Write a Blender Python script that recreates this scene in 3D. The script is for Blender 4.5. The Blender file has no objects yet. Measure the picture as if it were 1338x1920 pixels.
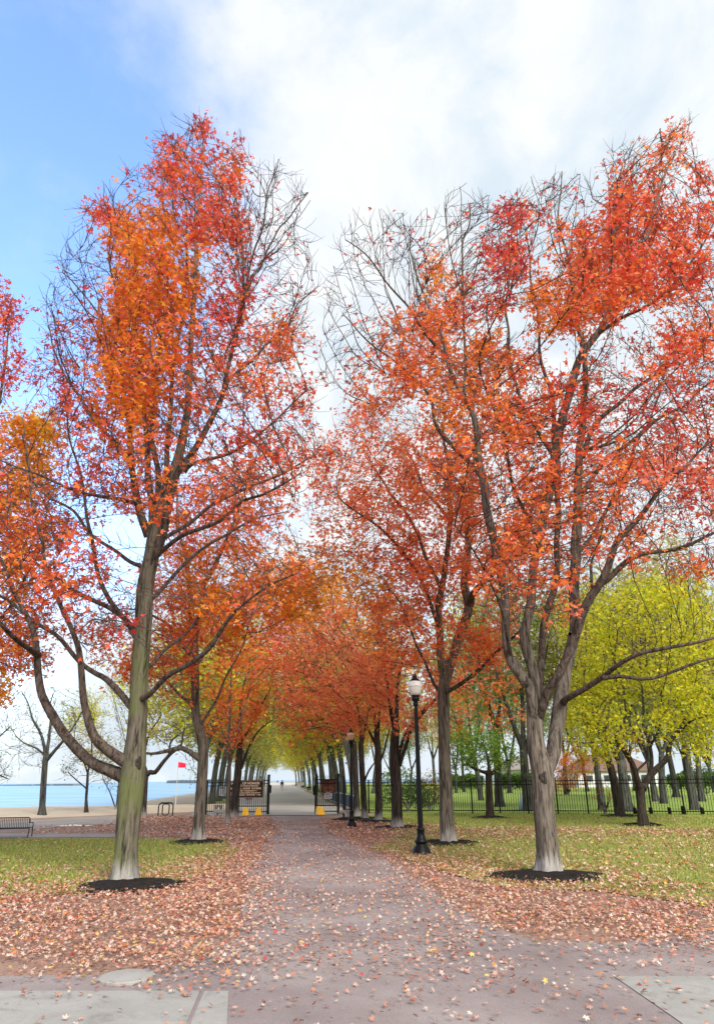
import bpy, math, random
import numpy as np
from mathutils import Vector, Matrix, noise as mnoise

random.seed(7)
RNG = np.random.default_rng(11)
SC = bpy.context.scene
COL = SC.collection

# ------------------------------------------------------------------ camera
PW, PH, F = 1338.0, 1920.0, 1340.0          # photograph size and focal length in its pixels
PITCH, ROLL, CAMH = math.radians(20.5), math.radians(0.7), 1.7
fw = Vector((0, math.cos(PITCH), math.sin(PITCH)))
rt0 = Vector((1, 0, 0)); up0 = Vector((0, -math.sin(PITCH), math.cos(PITCH)))
rt = rt0 * math.cos(ROLL) - up0 * math.sin(ROLL)
up = rt0 * math.sin(ROLL) + up0 * math.cos(ROLL)
cam = bpy.data.cameras.new('camera')
cam.sensor_fit = 'VERTICAL'; cam.sensor_height = 36.0
cam.lens = 36.0 * F / PH
cam.clip_start = 0.1; cam.clip_end = 20000
camo = bpy.data.objects.new('camera', cam); COL.objects.link(camo)
M3 = Matrix((rt, up, -fw)).transposed()
camo.matrix_world = Matrix.Translation((0, 0, CAMH)) @ M3.to_4x4()
SC.camera = camo

# ------------------------------------------------------------------ light
SUN_EL, SUN_AZ = math.radians(36), math.radians(158)   # azimuth clockwise from +Y: behind the camera, to the right
W = bpy.data.worlds.new('World'); SC.world = W; W.use_nodes = True
nt = W.node_tree; N = nt.nodes; L = nt.links; N.clear()
def nd(tree, typ, **kw):
    n = tree.nodes.new(typ)
    for k, v in kw.items(): setattr(n, k, v)
    return n
wout = nd(nt, 'ShaderNodeOutputWorld'); bg = nd(nt, 'ShaderNodeBackground'); bg.inputs['Strength'].default_value = 0.1
L.new(bg.outputs[0], wout.inputs[0])
sky = nd(nt, 'ShaderNodeTexSky', sky_type='NISHITA'); sky.sun_disc = False
sky.sun_elevation = SUN_EL; sky.sun_rotation = SUN_AZ; sky.dust_density = 0.4; sky.ozone_density = 2.0
tc = nd(nt, 'ShaderNodeTexCoord')
sep = nd(nt, 'ShaderNodeSeparateXYZ'); L.new(tc.outputs['Generated'], sep.inputs[0])
mp = nd(nt, 'ShaderNodeMapping'); mp.inputs['Scale'].default_value = (1.0, 1.0, 1.35); mp.inputs['Rotation'].default_value = (0.3, 0.2, 0.9)
L.new(tc.outputs['Generated'], mp.inputs[0])
n1 = nd(nt, 'ShaderNodeTexNoise'); n1.inputs['Scale'].default_value = 2.3; n1.inputs['Detail'].default_value = 7; n1.inputs['Roughness'].default_value = 0.56
n1.inputs['Distortion'].default_value = 0.35
L.new(mp.outputs[0], n1.inputs['Vector'])
n2 = nd(nt, 'ShaderNodeTexNoise'); n2.inputs['Scale'].default_value = 6.5; n2.inputs['Detail'].default_value = 8; n2.inputs['Roughness'].default_value = 0.6
L.new(mp.outputs[0], n2.inputs['Vector'])
def mth(op, a, b=None, clamp=False):
    m = nd(nt, 'ShaderNodeMath', operation=op); m.use_clamp = clamp
    for i, x in enumerate((a, b)):
        if x is None: continue
        if isinstance(x, (int, float)): m.inputs[i].default_value = x
        else: L.new(x, m.inputs[i])
    return m.outputs[0]
# clearer sky towards the lake side (world -X), thick cloud elsewhere
hole = nd(nt, 'ShaderNodeVectorMath', operation='DOT_PRODUCT'); L.new(tc.outputs['Generated'], hole.inputs[0])
hv = Vector((-0.68, 0.66, 0.55)).normalized(); hole.inputs[1].default_value = hv
hmap = nd(nt, 'ShaderNodeMapRange', interpolation_type='SMOOTHSTEP'); L.new(hole.outputs['Value'], hmap.inputs[0])
hmap.inputs[1].default_value = 0.74; hmap.inputs[2].default_value = 0.97; hmap.inputs[3].default_value = 0.62; hmap.inputs[4].default_value = -0.28
cov = mth('ADD', mth('MULTIPLY', n1.outputs['Fac'], 1.0), hmap.outputs[0])
cov = mth('ADD', cov, mth('MULTIPLY', mth('SUBTRACT', n2.outputs['Fac'], 0.5), 1.15))
cmap = nd(nt, 'ShaderNodeMapRange', interpolation_type='SMOOTHSTEP'); L.new(cov, cmap.inputs[0])
cmap.inputs[1].default_value = 0.10; cmap.inputs[2].default_value = 1.02
skm = nd(nt, 'ShaderNodeMix', data_type='RGBA', blend_type='MULTIPLY'); skm.inputs[0].default_value = 1.0
L.new(sky.outputs[0], skm.inputs[6]); skm.inputs[7].default_value = (3.3, 3.5, 3.9, 1)
mix = nd(nt, 'ShaderNodeMix', data_type='RGBA'); L.new(cmap.outputs[0], mix.inputs[0])
cl = nd(nt, 'ShaderNodeMix', data_type='RGBA')                    # thinner, bluer and thicker, whiter cloud
n3 = nd(nt, 'ShaderNodeTexNoise'); n3.inputs['Scale'].default_value = 3.4; n3.inputs['Detail'].default_value = 8; n3.inputs['Roughness'].default_value = 0.58; n3.inputs['Distortion'].default_value = .5
L.new(mp.outputs[0], n3.inputs['Vector'])
cr = nd(nt, 'ShaderNodeMapRange', interpolation_type='SMOOTHSTEP'); L.new(n3.outputs['Fac'], cr.inputs[0]); cr.inputs[1].default_value = .36; cr.inputs[2].default_value = .60
lowz = nd(nt, 'ShaderNodeMapRange', interpolation_type='SMOOTHSTEP'); L.new(sep.outputs['Z'], lowz.inputs[0]); lowz.inputs[1].default_value = -.02; lowz.inputs[2].default_value = .30; lowz.inputs[3].default_value = .35
L.new(mth('MULTIPLY', cr.outputs[0], lowz.outputs[0]), cl.inputs[0]); cl.inputs[6].default_value = (5.3, 6.2, 7.0, 1); cl.inputs[7].default_value = (7.3, 7.5, 7.6, 1)
L.new(skm.outputs[2], mix.inputs[6]); L.new(cl.outputs[2], mix.inputs[7])
L.new(mix.outputs[2], bg.inputs['Color'])
sun = bpy.data.lights.new('sun', 'SUN'); sun.energy = 4.6; sun.angle = math.radians(30); sun.color = (1.0, 0.95, 0.88)
suno = bpy.data.objects.new('sun', sun); COL.objects.link(suno)
sd = Vector((math.sin(SUN_AZ) * math.cos(SUN_EL), math.cos(SUN_AZ) * math.cos(SUN_EL), math.sin(SUN_EL)))
suno.rotation_euler = sd.to_track_quat('Z', 'Y').to_euler()
suno.location = sd * 60
SC.view_settings.view_transform = 'Standard'; SC.view_settings.look = 'None'
SC.view_settings.exposure = 0.45; SC.view_settings.gamma = 1.0
SC.render.engine = 'CYCLES'
SC.cycles.max_bounces = 12; SC.cycles.diffuse_bounces = 9; SC.cycles.glossy_bounces = 2; SC.cycles.transmission_bounces = 9
SC.cycles.transparent_max_bounces = 6; SC.cycles.caustics_reflective = False; SC.cycles.caustics_refractive = False
SC.cycles.use_denoising = True

# ------------------------------------------------------------------ pixel -> world, world -> pixel
def ray(u, v):
    return rt * ((u - PW / 2) / F) - up * ((v - PH / 2) / F) + fw
def ground(u, v, z=0.0):
    d = ray(u, v); t = (z - CAMH) / d.z
    return Vector((d.x * t, d.y * t, z))
def at(u, v, Y):
    d = ray(u, v); t = Y / d.y
    return Vector((d.x * t, Y, CAMH + d.z * t))
RTn, UPn, FWn = np.array(rt), np.array(up), np.array(fw)
def project(P):
    q = P - np.array((0, 0, CAMH))
    w = np.maximum(q @ FWn, .01)
    return PW / 2 + F * (q @ RTn) / w, PH / 2 - F * (q @ UPn) / w
def rays_np(u, v):
    return ((u - PW / 2) / F)[:, None] * RTn - ((v - PH / 2) / F)[:, None] * UPn + FWn
def at_np(u, v, Y):
    d = rays_np(u, v); t = Y / d[:, 1]
    P = d * t[:, None]; P[:, 2] += CAMH
    return P
E = ray(528, 1463.5); E = Vector((E.x, E.y, 0)).normalized()     # direction of the avenue
En = Vector((E.y, -E.x, 0))                                        # to its right
def avenue(s, off, z=0.0): return E * s + En * off + Vector((0, 0, z))

# ------------------------------------------------------------------ tags
def tag(o, label=None, cat=None, group=None, kind=None):
    if label: o['label'] = label
    if cat: o['category'] = cat
    if group: o['group'] = group
    if kind: o['kind'] = kind
    return o
def empty(name, loc, rz=0.0):
    o = bpy.data.objects.new(name, None); COL.objects.link(o)
    o.location = loc; o.rotation_euler = (0, 0, rz); o.empty_display_size = .2
    return o
def copy_tree(o, parent=None):
    c = o.copy(); COL.objects.link(c)
    if parent: c.parent = parent
    for ch in list(o.children): copy_tree(ch, c)
    return c

# ------------------------------------------------------------------ materials
def new_mat(name):
    m = bpy.data.materials.new(name); m.use_nodes = True
    t = m.node_tree; b = t.nodes['Principled BSDF']
    return m, t, b
def simple(name, col, rough=.6, metal=0.0, var=.12, scale=8.0, bump=.0, spec=.4):
    m, t, b = new_mat(name)
    b.inputs['Roughness'].default_value = rough; b.inputs['Metallic'].default_value = metal
    b.inputs['Specular IOR Level'].default_value = spec
    co = nd(t, 'ShaderNodeTexCoord')
    n = nd(t, 'ShaderNodeTexNoise'); n.inputs['Scale'].default_value = scale; n.inputs['Detail'].default_value = 5
    t.links.new(co.outputs['Object'], n.inputs['Vector'])
    r = nd(t, 'ShaderNodeMapRange'); t.links.new(n.outputs['Fac'], r.inputs[0])
    r.inputs[1].default_value = .3; r.inputs[2].default_value = .7; r.inputs[3].default_value = 1 - var; r.inputs[4].default_value = 1 + var
    x = nd(t, 'ShaderNodeMix', data_type='RGBA', blend_type='MULTIPLY'); x.inputs[0].default_value = 1
    x.inputs[6].default_value = (*col, 1); t.links.new(r.outputs[0], x.inputs[7])
    t.links.new(x.outputs[2], b.inputs['Base Color'])
    if bump:
        bp = nd(t, 'ShaderNodeBump'); bp.inputs['Strength'].default_value = bump; bp.inputs['Distance'].default_value = .02
        t.links.new(n.outputs['Fac'], bp.inputs['Height']); t.links.new(bp.outputs[0], b.inputs['Normal'])
    return m
def ramp(t, fac, stops):
    r = nd(t, 'ShaderNodeValToRGB'); t.links.new(fac, r.inputs[0])
    el = r.color_ramp.elements
    while len(el) < len(stops): el.new(.5)
    for e, (p, c) in zip(el, stops): e.position = p; e.color = (*c, 1)
    return r.outputs[0]
def ground_mat(name, stops, scale=1.2, fine=30, rough=.95, finemix=.5, bump=.3, stops2=None, scale2=9.0):
    """patches at metre scale x grains at centimetre scale, all in world metres"""
    m, t, b = new_mat(name); b.inputs['Roughness'].default_value = rough; b.inputs['Specular IOR Level'].default_value = .2
    g = nd(t, 'ShaderNodeNewGeometry')
    n = nd(t, 'ShaderNodeTexNoise'); n.inputs['Scale'].default_value = scale; n.inputs['Detail'].default_value = 6; n.inputs['Roughness'].default_value = .65
    t.links.new(g.outputs['Position'], n.inputs['Vector'])
    c = ramp(t, n.outputs['Fac'], stops)
    f = nd(t, 'ShaderNodeTexNoise'); f.inputs['Scale'].default_value = fine; f.inputs['Detail'].default_value = 4; f.inputs['Roughness'].default_value = .8
    t.links.new(g.outputs['Position'], f.inputs['Vector'])
    r = nd(t, 'ShaderNodeMapRange'); t.links.new(f.outputs['Fac'], r.inputs[0])
    r.inputs[1].default_value = .3; r.inputs[2].default_value = .7; r.inputs[3].default_value = 1 - finemix; r.inputs[4].default_value = 1 + finemix
    x = nd(t, 'ShaderNodeMix', data_type='RGBA', blend_type='MULTIPLY'); x.inputs[0].default_value = 1
    t.links.new(c, x.inputs[6]); t.links.new(r.outputs[0], x.inputs[7])
    t.links.new(x.outputs[2], b.inputs['Base Color'])
    if not bump: return m
    bp = nd(t, 'ShaderNodeBump'); bp.inputs['Strength'].default_value = bump; bp.inputs['Distance'].default_value = .015
    t.links.new(f.outputs['Fac'], bp.inputs['Height']); t.links.new(bp.outputs[0], b.inputs['Normal'])
    return m
def bark_mat(name, a, b_, moss=None, mossamt=0.0, pale=False, vscale=1.0, zs=1.7):
    m, t, b = new_mat(name); b.inputs['Roughness'].default_value = .9; b.inputs['Specular IOR Level'].default_value = .2
    g = nd(t, 'ShaderNodeNewGeometry')
    mpn = nd(t, 'ShaderNodeMapping'); mpn.inputs['Scale'].default_value = (14 * vscale, 14 * vscale, zs * vscale)
    t.links.new(g.outputs['Position'], mpn.inputs[0])
    n = nd(t, 'ShaderNodeTexNoise'); n.inputs['Scale'].default_value = 1.0; n.inputs['Detail'].default_value = 7; n.inputs['Roughness'].default_value = .65; n.inputs['Distortion'].default_value = .6
    t.links.new(mpn.outputs[0], n.inputs['Vector'])
    mid = tuple((p + q) / 2 for p, q in zip(a, b_))
    c = ramp(t, n.outputs['Fac'], [(0, tuple(x * .22 for x in a)), (.38, tuple(x * .4 for x in a)), (.47, a), (.58, mid), (.8, b_)])
    big = nd(t, 'ShaderNodeTexNoise'); big.inputs['Scale'].default_value = 1.6; big.inputs['Detail'].default_value = 4
    t.links.new(g.outputs['Position'], big.inputs['Vector'])
    mp2 = nd(t, 'ShaderNodeMapping'); mp2.inputs['Scale'].default_value = (30 * vscale, 30 * vscale, zs * 1.5 * vscale); t.links.new(g.outputs['Position'], mp2.inputs[0])
    cr2 = nd(t, 'ShaderNodeTexNoise'); cr2.inputs['Scale'].default_value = 1; cr2.inputs['Detail'].default_value = 5; cr2.inputs['Distortion'].default_value = .8; t.links.new(mp2.outputs[0], cr2.inputs['Vector'])
    ck = ramp(t, cr2.outputs['Fac'], [(.36, (.28, .26, .25)), (.46, (1, 1, 1)), (.62, (1, 1, 1)), (.74, (1.25, 1.22, 1.2))])
    xm = nd(t, 'ShaderNodeMix', data_type='RGBA', blend_type='MULTIPLY'); xm.inputs[0].default_value = .85; t.links.new(c, xm.inputs[6]); t.links.new(ck, xm.inputs[7]); c = xm.outputs[2]
    if moss:
        mr = nd(t, 'ShaderNodeMapRange'); t.links.new(big.outputs['Fac'], mr.inputs[0])
        mr.inputs[1].default_value = .42; mr.inputs[2].default_value = .62; mr.inputs[3].default_value = 0; mr.inputs[4].default_value = mossamt
        sz = nd(t, 'ShaderNodeSeparateXYZ'); t.links.new(g.outputs['Position'], sz.inputs[0])
        hz = nd(t, 'ShaderNodeMapRange'); t.links.new(sz.outputs['Z'], hz.inputs[0])
        hz.inputs[1].default_value = 5.5; hz.inputs[2].default_value = 3.0; hz.inputs[3].default_value = 0; hz.inputs[4].default_value = 1
        mm = nd(t, 'ShaderNodeMath', operation='MULTIPLY'); t.links.new(mr.outputs[0], mm.inputs[0]); t.links.new(hz.outputs[0], mm.inputs[1])
        x = nd(t, 'ShaderNodeMix', data_type='RGBA'); t.links.new(mm.outputs[0], x.inputs[0]); t.links.new(c, x.inputs[6]); x.inputs[7].default_value = (*moss, 1)
        # keep the furrows dark under the algae
        y = nd(t, 'ShaderNodeMix', data_type='RGBA', blend_type='MULTIPLY'); y.inputs[0].default_value = .8
        fr = ramp(t, n.outputs['Fac'], [(.33, (.25, .25, .25)), (.45, (1, 1, 1))])
        t.links.new(x.outputs[2], y.inputs[6]); t.links.new(fr, y.inputs[7]); c = y.outputs[2]
    if pale:                                                # whitish worn bark at the foot
        sz = nd(t, 'ShaderNodeSeparateXYZ'); t.links.new(g.outputs['Position'], sz.inputs[0])
        ad = nd(t, 'ShaderNodeMath', operation='MULTIPLY_ADD'); t.links.new(n.outputs['Fac'], ad.inputs[0]); ad.inputs[1].default_value = -.9; t.links.new(sz.outputs['Z'], ad.inputs[2])
        hz = nd(t, 'ShaderNodeMapRange'); t.links.new(ad.outputs[0], hz.inputs[0])
        hz.inputs[1].default_value = -.02; hz.inputs[2].default_value = -.30; hz.inputs[3].default_value = 0; hz.inputs[4].default_value = .6
        x = nd(t, 'ShaderNodeMix', data_type='RGBA'); t.links.new(hz.outputs[0], x.inputs[0]); t.links.new(c, x.inputs[6]); x.inputs[7].default_value = (.42, .40, .38, 1)
        c = x.outputs[2]
    t.links.new(c, b.inputs['Base Color'])
    bp = nd(t, 'ShaderNodeBump'); bp.inputs['Strength'].default_value = .8; bp.inputs['Distance'].default_value = .03
    t.links.new(n.outputs['Fac'], bp.inputs['Height']); t.links.new(bp.outputs[0], b.inputs['Normal'])
    return m
def leaf_mat(name, trans=.4, rough=.55):
    m, t, b = new_mat(name)
    a = nd(t, 'ShaderNodeAttribute'); a.attribute_name = 'leaf_colour'
    t.links.new(a.outputs['Color'], b.inputs['Base Color']); b.inputs['Roughness'].default_value = rough
    b.inputs['Specular IOR Level'].default_value = .35
    tr = nd(t, 'ShaderNodeBsdfTranslucent'); t.links.new(a.outputs['Color'], tr.inputs[0])
    ms = nd(t, 'ShaderNodeMixShader'); ms.inputs[0].default_value = trans
    t.links.new(b.outputs[0], ms.inputs[1]); t.links.new(tr.outputs[0], ms.inputs[2])
    t.links.new(ms.outputs[0], t.nodes['Material Output'].inputs[0])
    return m
M = {}
M['bark_green'] = bark_mat('bark_green', (.105, .092, .068), (.185, .165, .125), (.105, .125, .042), .85, True)
M['bark_grey'] = bark_mat('bark_grey', (.115, .096, .078), (.215, .187, .152), None, 0, True)
M['bark_dark'] = bark_mat('bark_dark', (.035, .027, .023), (.075, .06, .05), None, 0, True)
M['bark_park'] = bark_mat('bark_park', (.05, .052, .045), (.10, .10, .085), None, 0, False, .7)
M['bark_avenue'] = bark_mat('bark_avenue', (.085, .09, .075), (.155, .155, .13), None, 0, False, .7)
M['bark_black'] = bark_mat('bark_black', (.035, .028, .022), (.07, .055, .045))
M['limb'] = bark_mat('limb', (.075, .056, .045), (.15, .12, .10), None, 0, False, .9, 6.0)
M['limb_grey'] = bark_mat('limb_grey', (.12, .10, .082), (.23, .20, .17), None, 0, False, .9, 6.0)
M['twig'] = simple('twig', (.06, .042, .036), .85, var=.2, scale=3)
M['twig_pale'] = simple('twig_pale', (.12, .10, .085), .85, var=.2, scale=3)
M['leaf'] = leaf_mat('leaf', .5)
M['fallen'] = leaf_mat('fallen', .12, .7)
M['lawn'] = ground_mat('lawn', [(.28, (.26, .20, .075)), (.45, (.25, .235, .06)), (.6, (.19, .23, .045)), (.75, (.15, .23, .04))], .55, 38, finemix=.55)
M['park_lawn'] = ground_mat('park_lawn', [(.3, (.18, .24, .045)), (.6, (.22, .30, .055)), (.8, (.20, .25, .06))], .25, 14, finemix=.35)
M['dirt'] = ground_mat('dirt', [(.3, (.20, .135, .10)), (.5, (.27, .17, .13)), (.7, (.23, .18, .15))], .6, 26, finemix=.5, bump=0)
M['path'] = ground_mat('path', [(.3, (.175, .142, .14)), (.48, (.23, .19, .185)), (.6, (.27, .232, .224)), (.72, (.31, .28, .268))], .45, 70, finemix=.28)
M['avenue'] = ground_mat('avenue', [(.3, (.29, .265, .245)), (.6, (.35, .325, .30))], .4, 20, finemix=.15)
M['gravel'] = ground_mat('gravel', [(.3, (.22, .19, .165)), (.6, (.29, .25, .22))], .5, 30, finemix=.3)
M['concrete'] = ground_mat('concrete', [(.3, (.21, .207, .20)), (.55, (.265, .26, .25)), (.75, (.29, .286, .278))], .9, 60, finemix=.14, bump=.1)
mm_ = M['concrete'].node_tree; bb_ = mm_.nodes['Principled BSDF']; src_ = bb_.inputs['Base Color'].links[0].from_socket
gg_ = nd(mm_, 'ShaderNodeNewGeometry'); st_ = nd(mm_, 'ShaderNodeTexNoise'); st_.inputs['Scale'].default_value = 2.6; st_.inputs['Detail'].default_value = 9; st_.inputs['Roughness'].default_value = .72; st_.inputs['Distortion'].default_value = 1.2
mm_.links.new(gg_.outputs['Position'], st_.inputs['Vector'])
sr_ = ramp(mm_, st_.outputs['Fac'], [(.33, (.84, .80, .76)), (.46, (1.08, 1.06, 1.03)), (.6, (1.16, 1.14, 1.11)), (.72, (1.22, 1.2, 1.17))])
sx_ = nd(mm_, 'ShaderNodeMix', data_type='RGBA', blend_type='MULTIPLY'); sx_.inputs[0].default_value = 1; mm_.links.new(src_, sx_.inputs[6]); mm_.links.new(sr_, sx_.inputs[7]); mm_.links.new(sx_.outputs[2], bb_.inputs['Base Color'])
M['sand'] = ground_mat('sand', [(.3, (.38, .30, .22)), (.7, (.47, .385, .295))], .5, 12, finemix=.1)
M['mulch'] = ground_mat('mulch', [(.3, (.004, .0035, .0035)), (.7, (.022, .016, .013))], 4, 30, finemix=.6, bump=1)
M['black'] = simple('black_metal', (.004, .004, .0055), .42, .0, .25, 20, spec=.22)
M['blue_black'] = simple('navy_mesh', (.018, .026, .055), .7)
M['globe'] = simple('globe_white', (.80, .80, .78), .25, var=.03)
M['globe_amber'] = simple('globe_amber', (.62, .42, .24), .35, var=.08)
M['yellow'] = simple('yellow_paint', (.85, .47, .015), .5, var=.1)
M['board'] = simple('brown_board', (.022, .010, .008), .5)
M['board_edge'] = simple('board_edge', (.35, .27, .20), .6)
M['cream'] = simple('cream_lettering', (.85, .62, .42), .6, var=.03)
M['orange_text'] = simple('rust_lettering', (.55, .19, .09), .6, var=.03)
M['white'] = simple('white_sheet', (.78, .79, .82), .5, var=.03)
M['red_text'] = simple('red_band', (.45, .04, .06), .5)
M['grey_text'] = simple('grey_print', (.16, .16, .24), .6)
M['stone'] = simple('stone', (.40, .37, .34), .85, var=.15, scale=5, bump=.3)
M['flag'] = simple('flag_red', (.75, .01, .05), .7)
M['pole'] = simple('pole_grey', (.42, .44, .44), .5)
M['green_pole'] = simple('pole_green', (.08, .30, .25), .5)
M['rock'] = simple('rock', (.12, .15, .17), .9)
M['roof'] = simple('roof_brown', (.15, .085, .065), .8, var=.2, scale=1.5)
M['roof_grey'] = simple('roof_grey', (.24, .20, .18), .8, var=.2, scale=1.5)
M['wall'] = simple('wall_pale', (.55, .55, .54), .8)
M['glass'] = simple('dark_glass', (.03, .04, .05), .15)
M['pale_blue'] = simple('pale_blue', (.30, .45, .60), .5)
M['skin'] = simple('skin', (.42, .25, .18), .6)
M['coat'] = simple('dark_coat', (.015, .016, .022), .8)
M['trousers'] = simple('grey_trousers', (.30, .28, .27), .8)
M['hair'] = simple('dark_hair', (.02, .015, .012), .7)
# lake
m, t, b = new_mat('lake_water')
b.inputs['Base Color'].default_value = (.12, .36, .55, 1); b.inputs['Roughness'].default_value = .35; b.inputs['Specular IOR Level'].default_value = .35
g = nd(t, 'ShaderNodeNewGeometry'); mpn = nd(t, 'ShaderNodeMapping'); mpn.inputs['Scale'].default_value = (.06, .30, 1)
t.links.new(g.outputs['Position'], mpn.inputs[0])
n = nd(t, 'ShaderNodeTexNoise'); n.inputs['Scale'].default_value = 1.0; n.inputs['Detail'].default_value = 6; n.inputs['Roughness'].default_value = .6
t.links.new(mpn.outputs[0], n.inputs['Vector'])
c = ramp(t, n.outputs['Fac'], [(.33, (.09, .20, .34)), (.5, (.15, .31, .47)), (.66, (.31, .46, .60))])
t.links.new(c, b.inputs['Base Color'])
bp = nd(t, 'ShaderNodeBump'); bp.inputs['Strength'].default_value = .6; bp.inputs['Distance'].default_value = .2
t.links.new(n.outputs['Fac'], bp.inputs['Height']); t.links.new(bp.outputs[0], b.inputs['Normal'])
M['water'] = m
m, t, b = new_mat('puddle'); b.inputs['Base Color'].default_value = (.25, .25, .25, 1); b.inputs['Roughness'].default_value = .05
M['puddle'] = m

# ------------------------------------------------------------------ mesh helpers
def link_mesh(name, verts, faces, mat, parent=None, smooth=False):
    me = bpy.data.meshes.new(name); me.from_pydata([tuple(v) for v in verts], [], [tuple(f) for f in faces])
    me.materials.append(mat); me.update()
    if smooth: me.polygons.foreach_set('use_smooth', [True] * len(me.polygons))
    o = bpy.data.objects.new(name, me); COL.objects.link(o)
    if parent: o.parent = parent
    return o
class MB:
    def __init__(s): s.v = []; s.f = []
    def box(s, c, size, rz=0.0, taper=1.0):
        x, y, z = (d / 2 for d in size); k = len(s.v); R = Matrix.Rotation(rz, 3, 'Z')
        for (sx, sy, sz) in ((-1,-1,-1),(1,-1,-1),(1,1,-1),(-1,1,-1),(-1,-1,1),(1,-1,1),(1,1,1),(-1,1,1)):
            q = taper if sz > 0 else 1
            s.v.append(Vector(c) + R @ Vector((sx*x*q, sy*y*q, sz*z)))
        for f in ((0,3,2,1),(4,5,6,7),(0,1,5,4),(1,2,6,5),(2,3,7,6),(3,0,4,7)): s.f.append(tuple(k + i for i in f))
        return s
    def tube(s, pts, rad, n=8, closed=False):
        pts = [Vector(p) for p in pts]; m = len(pts); k0 = len(s.v)
        if not isinstance(rad, (list, tuple)): rad = [rad] * m
        prev = None
        for i, p in enumerate(pts):
            if closed: d = pts[(i+1) % m] - pts[i-1]
            else: d = pts[min(i+1, m-1)] - pts[max(i-1, 0)]
            d.normalize()
            if prev is None: a = d.orthogonal().normalized()
            else: a = (prev - d * prev.dot(d)).normalized()
            prev = a; bb = d.cross(a)
            for j in range(n):
                th = 2*math.pi*j/n; s.v.append(p + (a*math.cos(th) + bb*math.sin(th)) * rad[i])
        for i in range(m if closed else m-1):
            for j in range(n):
                a0 = k0 + i*n; b0 = k0 + ((i+1) % m)*n; j2 = (j+1) % n
                s.f.append((a0+j, a0+j2, b0+j2, b0+j))
        if not closed:
            s.f.append(tuple(k0 + j for j in reversed(range(n)))); s.f.append(tuple(k0 + (m-1)*n + j for j in range(n)))
        return s
    def lathe(s, prof, n=20, c=(0, 0, 0), flute=0):
        k0 = len(s.v); c = Vector(c)
        for (r, z) in prof:
            for j in range(n):
                th = 2*math.pi*j/n; q = r * (1 - flute * (j % 2))
                s.v.append(c + Vector((q*math.cos(th), q*math.sin(th), z)))
        for i in range(len(prof)-1):
            for j in range(n):
                j2 = (j+1) % n; s.f.append((k0+i*n+j, k0+i*n+j2, k0+(i+1)*n+j2, k0+(i+1)*n+j))
        s.f.append(tuple(k0 + j for j in reversed(range(n)))); s.f.append(tuple(k0 + (len(prof)-1)*n + j for j in range(n)))
        return s
    def build(s, name, mat, parent=None, smooth=False):
        return link_mesh(name, s.v, s.f, mat, parent, smooth)
def poly_area_sample(poly, n, rng):
    """n points inside a polygon [(x,y)...]"""
    P = np.array(poly); lo, hi = P.min(0), P.max(0); out = []; got = 0
    while got < n:
        q = rng.uniform(lo, hi, (max(n, 200) * 2, 2)); q = q[inside(P, q)]
        out.append(q); got += len(q)
    return np.concatenate(out)[:n]
def inside(P, q):
    c = np.zeros(len(q), bool); j = len(P) - 1
    for i in range(len(P)):
        xi, yi = P[i]; xj, yj = P[j]
        hit = ((yi > q[:, 1]) != (yj > q[:, 1])) & (q[:, 0] < (xj - xi) * (q[:, 1] - yi) / (yj - yi + 1e-12) + xi)
        c ^= hit; j = i
    return c
def poly_area(poly):
    P = np.array(poly); x, y = P[:, 0], P[:, 1]
    return abs(np.dot(x, np.roll(y, 1)) - np.dot(y, np.roll(x, 1))) / 2
def gpoly(px): return [tuple(ground(u, v).xy) for u, v in px]
def sheet(name, poly, z, mat, jitter=0.0, sub=0.6):
    """a flat ground sheet with an uneven edge"""
    pts = []
    for i, p in enumerate(poly):
        q = poly[(i+1) % len(poly)]; d = math.dist(p, q)
        k = max(1, min(60, int(d / sub))) if jitter else 1
        for a in range(k):
            x = p[0] + (q[0]-p[0])*a/k; y = p[1] + (q[1]-p[1])*a/k
            if jitter:
                w = mnoise.noise_vector(Vector((x*.9, y*.9, z*100))) * jitter + mnoise.noise_vector(Vector((x*3, y*3, 5))) * jitter * .4
                x += w.x; y += w.y
            pts.append((x, y, z))
    import bmesh
    if sum(a[0]*b[1] - b[0]*a[1] for a, b in zip(pts, pts[1:] + pts[:1])) < 0: pts.reverse()
    bm = bmesh.new(); vs = [bm.verts.new(p) for p in pts]; f = bm.faces.new(vs); bm.normal_update()
    if name == 'ground':
        for ax in (0, 1):
            for q in [-200, -100, -60] + list(range(-40, 41, 4)) + [60, 100, 200]:
                co = [0, 0, 0]; co[ax] = q; no = [0, 0, 0]; no[ax] = 1
                bmesh.ops.bisect_plane(bm, geom=bm.verts[:]+bm.edges[:]+bm.faces[:], plane_co=co, plane_no=no)
        for vv in bm.verts: vv.co.z = -.006 + .005*mnoise.noise(Vector((vv.co.x*.37, vv.co.y*.37, 2)))
    bmesh.ops.triangulate(bm, faces=bm.faces[:])
    bm.normal_update(); me = bpy.data.meshes.new(name); bm.to_mesh(me); bm.free(); me.materials.append(mat); me.validate(); me.update()
    o = bpy.data.objects.new(name, me); COL.objects.link(o)
    tag(o, kind='structure'); return o

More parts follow.
